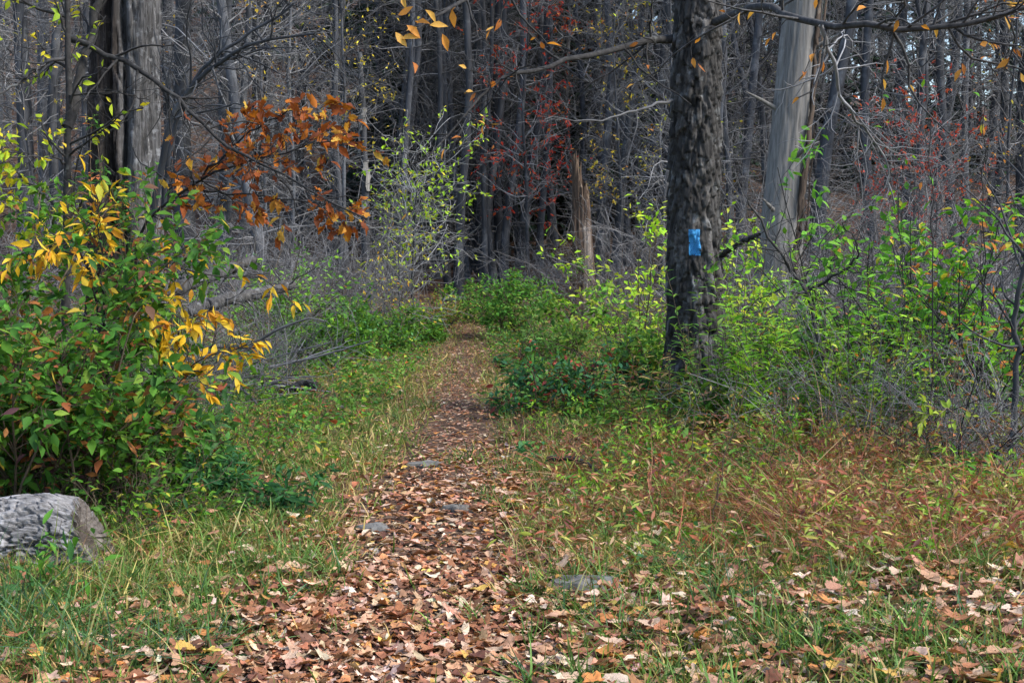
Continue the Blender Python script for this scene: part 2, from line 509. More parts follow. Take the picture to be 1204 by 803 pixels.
LEFTSHRUB = [(6, (0.05, 0.145, 0.02)), (5, (0.082, 0.202, 0.023)), (3, (0.037, 0.107, 0.023)), (2, (0.15, 0.253, 0.031)), (1.2, (0.314, 0.126, 0.038)), (1, (0.125, 0.063, 0.038)), (0.6, (0.376, 0.278, 0.038))]
RIGHTSHRUB = [(5, (0.071, 0.223, 0.023)), (4, (0.114, 0.308, 0.027)), (2, (0.228, 0.462, 0.027)), (1.3, (0.484, 0.185, 0.045)), (0.8, (0.427, 0.385, 0.045))]
WEED = [(4, (0.071, 0.2, 0.025)), (3, (0.114, 0.277, 0.025)), (2, (0.043, 0.139, 0.034)), (2, (0.285, 0.4, 0.042)), (1, (0.427, 0.308, 0.05)), (0.6, (0.399, 0.092, 0.034))]
LITTER = [(6, (0.331, 0.142, 0.071)), (4.5, (0.218, 0.092, 0.047)), (5.5, (0.425, 0.245, 0.148)), (4.5, (0.511, 0.358, 0.254)), (2.4, (0.114, 0.051, 0.032)), (1.4, (0.453, 0.205, 0.063)), (2.6, (0.379, 0.195, 0.13)), (0.9, (0.597, 0.464, 0.359)), (0.4, (0.528, 0.329, 0.081))]
GRASSP = [(5, (0.119, 0.209, 0.033)), (4, (0.179, 0.264, 0.047)), (3, (0.071, 0.143, 0.033)), (4.08, (0.427, 0.341, 0.122)), (2.72, (0.499, 0.363, 0.15))]
TANGRASS = [(3, (.32, .22, .10)), (3, (.38, .29, .14)), (2.5, (.26, .13, .07)), (3, (.24, .27, .06)), (2.5, (.14, .22, .04))]
RUSTGRASS = [(4, (.28, .095, .05)), (4, (.30, .13, .075)), (2.5, (.36, .23, .13)), (2.5, (.15, .05, .04)), (2, (.16, .23, .04)), (1, (.34, .30, .07))]

# ------------------------------------------------------------------ trees of the wood behind
def wander(p0, p1, k, amp, seed=None, powr=1.0):
    s = np.linspace(0, 1, k)
    b = np.asarray(p0)[None] * (1 - s[:, None]) + np.asarray(p1)[None] * s[:, None]
    ph = rng.uniform(0, 6.28, (3, 3)); fr = np.array([1.3, 2.9, 5.7]); am = np.array([1, .45, .2])
    off = np.stack([(am * np.sin(fr * 3.1 * s[:, None] + ph[i])).sum(1) for i in range(3)], -1)
    off -= off[:1]
    return b + amp * off * np.array([1, 1, .25])

def make_tree(H, r0, n1, n2, n3, low=.06, l1=(.9, 2.4), up=.05, fork=False, sides=9, lean=0.0, leaves=0, pal=None, lsize=.06):
    """returns (trunk mesh, branch mesh, leaf mesh or None) about the origin"""
    k = 14
    t = wander((0, 0, -.3), (lean * H, rng.normal(0, .02) * H, H), k, .012 * H)
    r = r0 * (1 - .75 * np.linspace(0, 1, k) ** 1.1); r[0] *= 1.5; r[1] *= 1.05
    mb = MB(); c = np.clip(rng.normal(1, .12), .7, 1.3)
    tubes(mb, t, r, sides, (c, c, c * 1.02))
    TP, TR = t[None], r[None]
    if fork:
        j = k // 4
        f = wander(t[j], t[j] + np.array([rng.choice([-1, 1]) * H * .12, rng.normal(0, .05) * H, H * .6]), k, .02 * H)
        fr = r[j] * .75 * (1 - .75 * np.linspace(0, 1, k))
        tubes(mb, f, fr, sides, (c, c, c * 1.02))
        TP, TR = np.concatenate([TP, f[None]]), np.concatenate([TR, fr[None]])
    tm = mb.mesh("trunk", M_FAR)
    mb = MB()
    B1, R1 = grow(TP, TR, n1, l1, (45, 95), 6, .20, up, (low, .98), .35, .25, .022, .3)
    B2, R2 = grow(B1, R1, n2, (.4, 1.3), (25, 75), 5, .25, .04, (.1, 1), .65, .4, .009, .3)
    B3, R3 = grow(B2, R2, n3, (.2, .7), (25, 75), 4, .3, .02, (.1, 1), .7, .5, .0055, .3)
    for B, R_, s_, mn in ((B1, R1, 4, .006), (B2, R2, 3, .0042), (B3, R3, 3, .0034)):
        cc = np.clip(rng.normal(1, .2, (len(B), 1)), .5, 1.6) * np.ones((1, 3))
        tubes(mb, B, np.maximum(R_, mn), s_, cc)
    bm = mb.mesh("branch", M_TWIG)
    lm = None
    if leaves:
        i = rng.integers(0, len(B3), leaves)
        pos, d, _ = at(B3[i], rng.uniform(0, 1, leaves))
        nrm = norm(rng.normal(0, .5, (leaves, 3)) + np.array([0, 0, 1]))
        R_ = frames(d + rng.normal(0, .7, (leaves, 3)), nrm)
        col, _ = pick(pal, leaves)
        lm = scatter_var(MB(), SMALL, pos, R_, rng.uniform(.6, 1.3, leaves) * lsize, col).mesh("foliage", M_AUT)
    return tm, bm, lm

PROTO = {
    "pole": [make_tree(13 + i, .065 + .012 * i, 80, 310, 850, .04, (.7, 2.0), .03, i == 2) for i in range(4)],
    "mid": [make_tree(16 + i, .13 + .02 * i, 75, 320, 900, .07, (1.2, 3.4), .05, i == 1) for i in range(3)],
    "stem": [make_tree(14 + i, .085 + .012 * i, 16, 60, 170, .30, (.6, 1.6), .05) for i in range(3)],
    "big": [make_tree(19, .21, 55, 260, 800, .14, (1.8, 4.5), .06), make_tree(20, .25, 50, 260, 800, .16, (2, 5), .08, True)],
}
def inst_tree(root, meshes, scale=1.0):
    for nm, me in zip(("trunk", "crown", "foliage"), meshes):
        if me is None: continue
        o = link(nm, me, root)
        if nm == "foliage": o["kind"] = "stuff"

PLACES = [(95, "at the far left"), (215, "behind the old hollow tree"), (345, "beyond the rust-leaved oak branch"),
          (470, "left of the trail's end"), (615, "at the trail's end"), (700, "behind the broken stump"),
          (790, "between stump and blazed tree"), (905, "just right of the blazed tree"), (990, "behind the pale barkless snag"),
          (1110, "behind the scarlet-leaved maple"), (9999, "at the far right")]
def place(px):
    for lim, t in PLACES:
        if px < lim: return t

def tree_label(kind, px, d, lean, fork):
    size = {"stem": "straight slim", "pole": "slender", "mid": "medium-thick", "big": "stout"}[kind]
    pose = "leaning left" if lean < -.045 else "leaning right" if lean > .045 else "upright"
    dep = "near" if d < 34 else "halfway back" if d < 52 else "far back"
    return f"{size} {'forked ' if fork else ''}bare tree, {pose}, {dep}, {place(px)}"

def put_tree(kind, v, px, d, lean=0.0, sc=1.0):
    x = gx(px, d)
    z = float(height(x, d))
    root = empty("bare_tree", (x, d, z), rng.uniform(0, 6.28) if abs(lean) < .01 else 0.0)
    root.rotation_euler[1] = math.atan(lean)
    root.scale = (sc, sc, sc)
    inst_tree(root, PROTO[kind][v])
    fork = (kind, v) in (("pole", 2), ("mid", 1), ("big", 1))
    tag(root, tree_label(kind, px, d, lean, fork), "tree", "bare grey trees of the wood behind")
    return root

# trunks that stand out in the photograph: (kind, variant, pixel column at the base, distance, lean, scale)
for a_ in [("mid", 0, 514, 36, -.055, .80), ("mid", 2, 527, 37, -.03, .82), ("mid", 0, 549, 35, -.02, .85), ("pole", 3, 538, 37, .02, 1.15),
           ("mid", 2, 567, 36, .0, .85), ("mid", 0, 590, 35, .05, .95), ("pole", 1, 577, 38, .03, 1.2), ("pole", 3, 500, 39, -.02, 1.1),
           ("mid", 0, 458, 36, .02, .85), ("pole", 3, 490, 40, .03, 1.15), ("pole", 0, 470, 34, .05, 1.1), ("mid", 2, 388, 34, .03, .8),
           ("mid", 0, 362, 38, -.03, .85), ("big", 0, 226, 31, .0, 1.05), ("mid", 2, 262, 30, .01, .8), ("mid", 0, 315, 33, .02, .85),
           ("big", 0, 26, 30, .0, .9), ("mid", 0, 60, 34, .05, 1.0), ("mid", 2, 640, 42, .03, .9), ("mid", 0, 663, 44, -.04, .85),
           ("mid", 2, 708, 38, -.05, .85), ("mid", 0, 740, 36, .02, .85), ("pole", 3, 722, 34, .06, 1.1), ("mid", 2, 768, 40, .01, .9),
           ("mid", 1, 868, 33, .02, .85), ("big", 0, 958, 31, .11, .85), ("big", 0, 1098, 34, .07, .72), ("mid", 2, 1062, 33, -.05, .85),
           ("mid", 0, 1138, 36, .04, .9), ("big", 0, 1168, 40, .02, .8), ("mid", 2, 1190, 32, .01, .85), ("mid", 0, 1018, 38, .05, .9)]:
    put_tree(*a_)
for q_, px in enumerate(np.linspace(446, 640, 24)):
    if 505 < px < 600 or q_ % 2 == 0:
        put_tree("stem", q_ % 3, float(px + rng.normal(0, 3)), float(rng.uniform(32.5, 38)), float(rng.choice([0, .02, -.03, .03])), float(rng.uniform(.8, 1.15)))
for px, d in ((292, 31), (336, 33), (410, 32), (705, 34), (752, 33), (832, 31), (1032, 31), (1122, 30), (1158, 33), (120, 32), (75, 30)):
    put_tree("stem", int(rng.integers(0, 3)), px, d, float(rng.choice([0, .03, -.04])), float(rng.uniform(.9, 1.2)))
for n_ in range(160):
    d = rng.uniform(30, 95) if n_ > 40 else rng.uniform(28, 50)
    px = rng.uniform(-60, 1264)
    if d < 36 and 430 < px < 700: continue
    if px > 1040 and rng.random() < .45: continue
    kd = rng.choice(["pole", "pole", "pole", "mid"] if d < 50 else ["mid", "pole", "pole", "mid"])
    put_tree(kd, int(rng.integers(0, len(PROTO[kd]))), px, d, rng.choice([0, 0, .06, -.06, .1, -.09]), rng.uniform(.8, 1.15))

# ------------------------------------------------------------------ dark evergreen hemlocks
def make_hemlock(H, W, nb=130):
    t = wander((0, 0, -.2), (0, 0, H), 10, .01 * H)
    tm = tubes(MB(), t, .16 * (1 - .9 * np.linspace(0, 1, 10)), 7, (.6, .55, .5)).mesh("trunk", M_FAR)
    mb = MB(); tt = rng.uniform(.04, .98, nb); an = rng.uniform(0, 6.283, nb)
    L = W * (1.02 - tt) ** .8 * rng.uniform(.7, 1.1, nb)
    s = np.linspace(0, 1, 6)
    out = np.stack([np.cos(an), np.sin(an), 0 * an], -1)
    B = np.stack([0 * tt, 0 * tt, tt * H], -1)[:, None] + out[:, None] * (L[:, None] * s)[..., None] + np.array([0, 0, 1.]) * ((.12 * s - .45 * s ** 2)[None] * L[:, None])[..., None]
    tubes(mb, B, np.maximum(.018 * (1 - s)[None] * np.ones((nb, 1)), .004), 3, (.5, .45, .4), m=1)
    n = nb * 85
    i = rng.integers(0, nb, n); u = rng.uniform(.12, 1, n) ** .8
    pos, dr, _ = at(B[i], u)
    sd = norm(np.cross(dr, np.array([0, 0, 1.]))) * rng.choice([-1, 1], n)[:, None]
    ax = norm(dr * .6 + sd * rng.uniform(.5, 1.2, n)[:, None] + np.array([0, 0, -.25]) + rng.normal(0, .15, (n, 3)))
    R_ = frames(ax, norm(np.array([0, 0, 1.]) + rng.normal(0, .25, (n, 3))))
    col, _ = pick([(4, (.012, .030, .016)), (3, (.018, .045, .022)), (1, (.03, .06, .025))], n)
    scatter(mb, t_small(.28, -.04), pos, R_, rng.uniform(.22, .5, n) * (1.15 - u * .4), col)
    return tm, mb.mesh("crown", [M_NEEDLE, M_FAR])
HEM = [make_hemlock(13, 2.9), make_hemlock(11, 3.2), make_hemlock(15, 3.4)]
for j_, (px, d, sc) in enumerate([(455, 40, .8), (490, 41, .85), (520, 40.5, .85), (548, 41.5, .9), (575, 40, .85), (604, 41, .9), (636, 43, 1.0), (670, 44, 1.0), (716, 42, .9), (755, 41, .95), (800, 44, 1.0),
                    (436, 50, 1.0), (1040, 46, .7), (1085, 52, .75), (1150, 47, .72), (985, 50, .95), (1200, 50, .8), (890, 52, 1.0), (835, 50, .9), (300, 62, 1.0), (180, 66, 1.1), (390, 64, 1.1), (935, 60, 1.0), (545, 60, 1.2), (690, 62, 1.2)]):
    x = gx(px, d)
    root = empty("hemlock_tree", (x, d, float(height(x, d)) - .1), rng.uniform(0, 6.28)); root.scale = (sc,) * 3
    inst_tree(root, HEM[j_ % 3])
    tag(root, f"dark drooping evergreen hemlock, {'higher' if d > 48 else 'lower'} on the slope, {place(px)}", "tree", "dark hemlocks behind the bare trees")

# ------------------------------------------------------------------ thickets of bare grey brush
def make_brush(H, W, ns=26, n2=150, n3=420):
    an = rng.uniform(0, 6.283, ns); tilt = rng.uniform(.1, .9, ns)
    d = np.stack([np.cos(an) * tilt, np.sin(an) * tilt, np.ones(ns)], -1)
    base = np.stack([rng.normal(0, .22 * W, ns), rng.normal(0, .22 * W, ns), np.full(ns, -.05)], -1)
    k = 8; out = np.empty((ns, k, 3)); out[:, 0] = base; L = H * rng.uniform(.7, 1.5, ns); dr = norm(d)
    for s in range(1, k):
        dr = norm(dr + rng.normal(0, .12, (ns, 3)) + np.array([0, 0, -.10]) + .06 * norm(d) * np.array([1, 1, 0]))
        out[:, s] = out[:, s - 1] + dr * (L / (k - 1))[:, None]
    R_ = rng.uniform(.005, .011, ns)[:, None] * np.linspace(1, .4, k)
    mb = MB()
    B2, R2 = grow(out, R_, n2, (.35 * H, .7 * H), (25, 70), 6, .25, -.02, (.1, 1), .7, .45, .006)
    B3, R3 = grow(B2, R2, n3, (.12 * H, .4 * H), (25, 80), 4, .35, 0, (.1, 1), .7, .5, .004)
    for B, r_, sd, mn in ((out, R_, 4, .004), (B2, R2, 3, .003), (B3, R3, 3, .0025)):
        tubes(mb, B, np.maximum(r_, mn), sd, np.clip(rng.normal(.9, .25, (len(B), 1)), .35, 1.5) * np.array([[1.0, .97, .96]]))
    return mb.mesh("twig", M_TWIG)
BRUSH = [make_brush(1.5, 1.8), make_brush(1.9, 2.2), make_brush(1.2, 2.0)]
bspots = [(345, 23, 1), (372, 26, 1.1), (400, 24, .9), (425, 27, 1.0), (445, 30, 1.0), (330, 29, 1.2), (300, 25, 1.1), (470, 31, .9), (250, 27, 1.2), (282, 31, 1.2),
          (880, 21, 1.1), (925, 19, 1.0), (960, 22, 1.15), (1000, 19, 1.2), (1040, 22, 1.2), (1075, 18, 1.1), (1110, 21, 1.3), (1150, 18, 1.2), (1190, 21, 1.2), (905, 26, 1.3), (985, 27, 1.3),
          (1065, 28, 1.4), (1140, 27, 1.4), (1200, 26, 1.3), (760, 25, 1.0), (730, 27, 1.0), (640, 33, .9), (15, 24, 1.3), (55, 27, 1.3), (100, 30, 1.2)]
for j_, (px, d, sc) in enumerate(bspots):
    root = empty("bare_shrub", gpt(px, d), rng.uniform(0, 6.28)); root.scale = (sc,) * 3
    link("twig", BRUSH[j_ % 3], root)
    tag(root, f"tangled bare grey-twigged shrub, {'tall' if sc > 1.15 else 'low'}, {'closer to the trail' if d < 24 else 'deeper in'}, {place(px)}", "shrub", "bare brush thickets below the trees")

for j_, (px, d, sc, lab) in enumerate(((238, 13.4, .55, "low bare twiggy tangle under the yellow leaves"), (292, 14.2, .6, "low bare twiggy tangle behind the dead sticks"), (345, 16.5, .6, "low bare twiggy tangle beyond the short dark log"), (200, 11.6, .5, "low bare twiggy tangle right beside the large left shrub"),
                                      (1000, 10.4, .5, "low bare twiggy tangle at the goldenrod's foot"), (1120, 10.2, .6, "low bare twiggy tangle under the right-edge shrubs"), (1175, 9.6, .5, "low bare twiggy tangle beside the grey edge sapling"))):
    root = empty("bare_shrub", gpt(px, d), rng.uniform(0, 6.28)); root.scale = (sc,) * 3
    link("twig", BRUSH[j_ % 3], root); tag(root, lab, "shrub")

# ------------------------------------------------------------------ trees with a few autumn leaves
def leafy_tree(name, label, px, d, H, r0, n1, n2, n3, low, l1, leaves, pal, lsize, group=None, lean=0.0, n_ind=0):
    root = empty(name, gpt(px, d), 0)
    inst_tree(root, make_tree(H, r0, n1, int(n2 * .8), int(n3 * .6), low, l1, .06, False, 8, lean, leaves, pal, lsize))
    tag(root, label, "tree", group)
    return root
leafy_tree("maple_sapling", "slim maple sapling dotted with scarlet leaves left of the broken stump", 622, 33, 8, .05, 60, 220, 600, .2, (.7, 1.6), 1500, RED, .11)
leafy_tree("maple_tree", "orange-red leaved maple whose top spreads above the broken stump", 668, 40, 13, .09, 70, 260, 700, .32, (1.2, 2.8), 3200, [(3, (.50, .16, .04)), (3, (.55, .10, .04)), (2, (.55, .30, .05))], .10)
leafy_tree("yellow_maple_sapling", "thin sapling with yellow leaves halfway between stump and blazed tree", 728, 31, 6.5, .045, 50, 160, 400, .3, (.6, 1.4), 700, [(3, (.55, .42, .04)), (2, (.45, .40, .04)), (1, (.50, .22, .04))], .085)
leafy_tree("birch_sapling", "thin sapling speckled with small yellow leaves above the rust-leaved branch", 392, 27, 8, .045, 55, 200, 500, .38, (.7, 1.5), 520, [(3, (.60, .46, .04)), (1, (.42, .40, .05))], .075)
leafy_tree("green_sapling", "understorey sapling with bright yellow-green leaf sprays left of the trail's end", 490, 25, 3.35, .03, 42, 160, 420, .36, (.6, 1.4), 900, [(4, (.36, .54, .03)), (2, (.26, .46, .03)), (1, (.55, .50, .04))], .092)
leafy_tree("low_green_sapling", "small yellow-green sapling beside the trail's end near the dark trunks", 470, 22, 1.7, .016, 26, 90, 240, .25, (.35, .8), 420, [(4, (.36, .44, .04)), (2, (.5, .42, .05)), (1, (.5, .28, .04))], .075)
leafy_tree("scarlet_maple", "low spreading maple glowing with scarlet leaves beyond the pale snag", 1070, 27, 3.9, .03, 60, 240, 600, .25, (.8, 2.1), 1500, [(4, (.34, .045, .03)), (3, (.42, .09, .04)), (2, (.25, .03, .03))], .095)
leafy_tree("orange_maple", "maple with scattered orange leaves high behind the scarlet maple", 1130, 38, 12, .08, 60, 240, 600, .5, (1.2, 2.6), 1200, [(3, (.5, .18, .05)), (2, (.5, .10, .04))], .10)
leafy_tree("orange_sapling", "thin sapling with faded orange leaves behind the dark trunk stand", 575, 42, 10, .06, 60, 220, 600, .45, (.9, 2.0), 700, [(3, (.5, .22, .05)), (2, (.5, .12, .05))], .09)

for px, d, H_, nlf, pl, cn in ((300, 30, 9, 420, [(2, (.58, .44, .04)), (1, (.5, .25, .05))], "yellow"), (205, 33, 10, 380, [(2, (.50, .24, .05)), (1, (.55, .42, .05))], "orange"), (850, 36, 10, 420, [(2, (.56, .42, .05)), (1, (.34, .40, .05))], "yellow"),
                               (540, 39, 11, 420, [(2, (.52, .40, .05)), (1, (.5, .2, .05))], "yellow"), (1180, 30, 9, 420, [(2, (.5, .2, .05)), (1, (.5, .4, .05))], "orange"), (45, 28, 8, 300, [(2, (.54, .40, .05)), (1, (.4, .4, .05))], "yellow"), (780, 30, 7, 320, [(2, (.40, .46, .05)), (1, (.55, .45, .05))], "lime")):
    leafy_tree("sparse_sapling", f"thin bare sapling keeping a few {cn} leaves {place(px)}", px, d, H_, .045, 50, 180, 500, .2, (.8, 1.8), nlf, pl, .085, "saplings with a few last leaves")

# ------------------------------------------------------------------ fallen leaves
def litter_density(x, y):
    s = (x - trail_x(y)) / trail_w(y)
    on = .72 * np.exp(-np.abs(s) ** 2.6 * .6) + .36 * np.exp(-np.abs(s / 1.9) ** 2 * .8)
    d = .13 + 1.05 * on * (1 - .12 * smooth(15, 19, y))
    d = d + .10 * smooth(9, 6.5, y) + .16 * smooth(6.6, 5.6, y)
    patch = fbm(np.stack([x * .8, y * .8, 0 * x], -1), 41, 3)
    d = d * (.55 + .9 * smooth(.35, .65, patch))
    d = np.where((x > 1.0) & (y < 11), d + .10 * smooth(.45, .6, patch), d)
    return np.clip(d, 0, 1.3)

def ground_points(n, dens, y0, y1, pw=1.0, margin=1.08):
    """random ground points in the view wedge, denser near the camera, thinned by dens"""
    u = rng.uniform(0, 1, n)
    y = (y0 ** (1 - pw) + u * (y1 ** (1 - pw) - y0 ** (1 - pw))) ** (1 / (1 - pw)) if pw != 1 else y0 * (y1 / y0) ** u
    x = rng.uniform(-1, 1, n) * .36 * y * margin
    k = rng.uniform(0, 1.3, n) < dens(x, y)
    x, y = x[k], y[k]
    return np.stack([x, y, height(x, y)], -1)

def terrain_normal(p):
    e = .05
    hx = (height(p[:, 0] + e, p[:, 1]) - height(p[:, 0] - e, p[:, 1])) / (2 * e)
    hy = (height(p[:, 0], p[:, 1] + e) - height(p[:, 0], p[:, 1] - e)) / (2 * e)
    return norm(np.stack([-hx, -hy, np.ones(len(p))], -1))

pts = ground_points(130000, litter_density, 4.4, 36, .38)
STONES = [(690, 6.45, .36, .22), (438, 7.9, .18, .16), (538, 8.45, .13, .10), (500, 10.3, .30, .15)]
for px, d, w, q in STONES:
    pts = pts[((pts[:, 0] - gx(px, d)) / (w * .5)) ** 2 + ((pts[:, 1] - d + .03) / (q * .75)) ** 2 > rng.uniform(.55, 1.5, len(pts))]
on_trail = np.abs(pts[:, 0] - trail_x(pts[:, 1])) < trail_w(pts[:, 1])
pts[:, 2] += np.where(on_trail, .022, .012) + rng.uniform(0, .022, len(pts)) + np.where(on_trail, 0, rng.uniform(0, 1, len(pts)) ** 2 * .07)
nl = len(pts)
an = rng.uniform(0, 6.283, nl)
tl = np.clip(np.abs(rng.normal(0, .18, nl)), 0, .6)[:, None]
flip = np.where(rng.random(nl) < .3, -1, 1)[:, None]
nrm = norm(terrain_normal(pts) + tl * norm(rng.normal(size=(nl, 3)))) * flip
Rl = frames(np.stack([np.cos(an), np.sin(an), 0 * an], -1), nrm)
size = (.027 + .070 * rng.uniform(0, 1, nl) ** 2.0) * np.where(pts[:, 1] > 9.5, .85, 1) * np.where(on_trail, .92, 1.05)
colr, ci = pick(LITTER, nl, .2)
near = pts[:, 1] < 9.5
# the nearest few hundred leaves are leaves of their own
px_, py_ = proj(pts)
vis = (px_ > 4) & (px_ < 1200) & (py_ < 800) & (py_ > 400) & ~((px_ < 150) & (py_ < 700))
rank = np.argsort(np.where(vis, -size / pts[:, 1] * (1 + .3 * rng.random(nl)), 9))
ind = rank[:300]
keep = np.ones(nl, bool); keep[ind] = False
mb = MB()
k = keep & (pts[:, 1] < 7.0); scatter_var(mb, FALLEN, pts[k], Rl[k], size[k] * 1.08, colr[k])
k = keep & (pts[:, 1] >= 7.0) & (pts[:, 1] < 11.5); scatter_var(mb, FALLEN_S, pts[k], Rl[k], size[k] * 1.05, colr[k])
k = keep & (pts[:, 1] >= 11.5); scatter_var(mb, [t_small(.6, .12), t_small(.5, -.1)], pts[k], Rl[k], size[k] * 1.05, colr[k])
fr = ground_points(60000, lambda x, y: 1.1 * np.exp(-np.abs((x - trail_x(y)) / trail_w(y)) ** 2.6 * .6), 4.4, 20, .5)   # crumbled leaf fragments
nf = len(fr); fr[:, 2] += .016 + rng.uniform(0, .02, nf); cf, _ = pick([(2, (.12, .065, .04)), (3, (.24, .13, .08)), (1, (.05, .03, .02)), (3, (.40, .28, .19))], nf)
scatter_var(mb, [t_small(.8, .1), t_small(.6, -.1)], fr, frames(rng.normal(size=(nf, 3)) * np.array([1, 1, .2]), norm(rng.normal(0, .35, (nf, 3)) + np.array([0, 0, 1]))), rng.uniform(.012, .032, nf), cf)
tag(mb.build("leaf_litter", M_DRY), "brown and tan fallen leaves carpeting the trail and verges", "leaves", kind="stuff")
LNAME = ["russet", "dark brown", "tan", "pale beige", "blackish brown", "bright orange", "pinkish brown", "bleached cream", "golden yellow"]
LSHAPE = ["lobed", "three-lobed", "wavy-edged", "rolled oval", "deeply cut", "curled narrow"]
for i in ind:
    v = int(rng.integers(0, 6))
    o = leaf_object(None, "fallen", FALLEN_FINE, v, LITTER[ci[i]][1], M_DRY, pts[i], Rl[i], float(size[i]) * 1.12, "fallen_leaf")
    X, Y_ = px_[i], py_[i]
    if on_trail[i]: wh = "on the trail" + (" at the bottom edge" if Y_ > 745 else " some way up" if Y_ < 690 else "")
    elif X < 330: wh = "between log and trail" if Y_ < 740 else "near the bottom left corner"
    elif X < 800: wh = "beside the largest flat stone" if Y_ < 745 else "on the right verge's bottom edge"
    elif X < 1000: wh = "in the grass below the blazed tree"
    else: wh = "near the bottom right corner"
    tag(o, f"{LNAME[ci[i]]} {LSHAPE[v]} fallen leaf {wh}", "leaf", "fallen leaves on the ground")

# ------------------------------------------------------------------ grass and low growth (nobody could count it)
def side_of(x, y): return (x - trail_x(y)) / trail_w(y)
def patchy(x, y, s, seed): return fbm(np.stack([x * s, y * s, 0 * x], -1), seed, 3)

def d_grass(x, y):
    s = side_of(x, y); L = s < 0
    base = smooth(.5, 1.4, np.abs(s))
    p = smooth(.38, .62, patchy(x, y, .9, 61))
    d = base * np.where(L, .25 + .85 * p, .16 + .75 * p)
    d = d * np.where(L, 1.1, np.where(x > 1.2, smooth(10.5, 8.2, y) + .35, 1.0))
    d = d * np.where(L & (y > 8.5), .7, 1.0) * np.where((x > .5) & (y < 8.5), .95, 1)
    d = d + .45 * np.exp(-((y - 10.5) / .35) ** 2) * smooth(1.3, .6, np.abs(s)) * smooth(.35, .6, patchy(x, y, 3, 67))
    return np.clip(d + .05 * smooth(.45, .6, patchy(x, y, 2.3, 66)), 0, 1.3)

def blades(mb, p, hgt, wid, pal, bend=(.2, 1.1), tilt=.35, jit=.16, Ts=None):
    n = len(p)
    az = rng.uniform(0, 6.283, n)
    up = norm(np.array([0, 0, 1.]) + tilt * rng.normal(size=(n, 3)))
    ax = np.stack([np.cos(az), np.sin(az), 0 * az], -1)
    x = norm(ax - up * (ax * up).sum(1, keepdims=True)); s = np.cross(up, x)
    R_ = np.stack([x, s, up], -1)
    col, _ = pick(pal, n, jit)
    Ts = Ts or [t_blade(wid, b) for b in np.linspace(*bend, 4)]
    return scatter_var(mb, Ts, p, R_, hgt, col)

mb = MB()
g = ground_points(85000, d_grass, 4.4, 32, .75)
# tufting: pull blades together
c = g[rng.integers(0, len(g), len(g))]
near_c = g + 0
blades(mb, near_c, rng.uniform(.05, .17, len(g)) * (1 + .2 * (g[:, 1] > 10)), .07, GRASSP, (.3, 1.2), .4)
tc = ground_points(1900, d_grass, 4.6, 16, .8)
tuft = np.repeat(tc, 22, 0); off = rng.normal(0, .035, (len(tuft), 2)); tuft[:, :2] += off
hh = np.repeat(rng.uniform(.10, .24, len(tc)), 22) * rng.uniform(.6, 1.2, len(tuft))
blades(mb, tuft, hh, .04, [(5, (.09, .18, .04)), (4, (.13, .23, .05)), (1.5, (.33, .30, .13)), (1, (.05, .12, .05))], (.4, 1.3), .35)
tag(mb.build("grass", M_GRASS, None), "short green and straw-coloured grass along the verges", "grass", kind="stuff")

def d_tan(x, y):
    m = np.abs(x - trail_x(y)); tw = trail_w(y)
    p = smooth(.36, .58, patchy(x, y, .8, 71))
    d = smooth(tw * .7, tw * 1.35, m) * smooth(3.0, 1.7, m) * (.40 + .8 * p) * smooth(5.6, 7.5, y)
    d = d + .8 * smooth(14, 18, y) * smooth(3, 1.5, m) + .6 * np.exp(-((y - 10.4) / .3) ** 2) * smooth(.9, .4, m) * p
    return np.clip(d, 0, 1.25)
def d_rust(x, y):
    s = x / np.maximum(y, 1)
    d = smooth(-.02, .08, s) * smooth(4.6, 6.8, y) * smooth(11.8, 10.2, y)
    return np.clip(d * (.12 + 1.1 * smooth(.40, .58, patchy(x, y, 1.3, 77))), 0, 1.2)
mb = MB()
g = ground_points(125000, d_tan, 5.6, 30, .6)
blades(mb, g, rng.uniform(.05, .17, len(g)), .05, TANGRASS, (.3, 1.5), .6, .16, [t_blade(.06, b, 3) for b in (.3, .7, 1.1, 1.5)])
g = ground_points(80000, d_rust, 6.2, 13, .9)
blades(mb, g + np.array([0, 0, .0]), rng.uniform(.10, .32, len(g)) * (.6 + .8 * smooth(.4, .65, patchy(g[:, 0], g[:, 1], 2.1, 99))), .020, RUSTGRASS, (.8, 2.4), .85)
n = len(g) // 2                                     # the small hanging leaves of the dead stems
q = g[rng.integers(0, len(g), n)] + np.stack([rng.normal(0, .05, n), rng.normal(0, .05, n), rng.uniform(.03, .26, n)], -1)
col, _ = pick(RUSTGRASS + [(2.5, (.24, .30, .05)), (1.5, (.46, .38, .12))], n)
scatter_var(mb, LANCE, q, frames(rng.normal(size=(n, 3)) * np.array([1, 1, .5]), norm(rng.normal(0, .5, (n, 3)) + np.array([0, 0, 1]))), rng.uniform(.035, .08, n), col)
tag(mb.build("dry_grass", M_GRASS, None), "rusty brown withered stems and straw grass on the right bank", "grass", kind="stuff")

# low leafy ground cover
def d_cover(x, y):
    s = side_of(x, y)
    left = smooth(-1.9, -3.2, s) * smooth(6.5, 8.2, y)
    right = smooth(1.7, 3.0, s) * (smooth(9.6, 11.2, y) + .75 * smooth(6, 7, y) * smooth(.5, .36, patchy(x, y, 1.3, 77)))
    return np.clip((left * 1.0 + right * .9) * (.3 + .9 * smooth(.4, .6, patchy(x, y, 1.2, 81))), 0, 1.2)
mb = MB()
cp_ = ground_points(11000, d_cover, 5.5, 30, .7)
n_ = 13
p_ = np.repeat(cp_, n_, 0); n = len(p_)
hq = np.repeat(rng.uniform(.05, .38, len(cp_)) * smooth(5, 11, cp_[:, 1]), n_)
p_ = p_ + np.stack([rng.normal(0, .075, n), rng.normal(0, .075, n), rng.uniform(.15, 1, n) * hq], -1)
pal_ = np.repeat(rng.integers(0, 3, len(cp_)), n_)
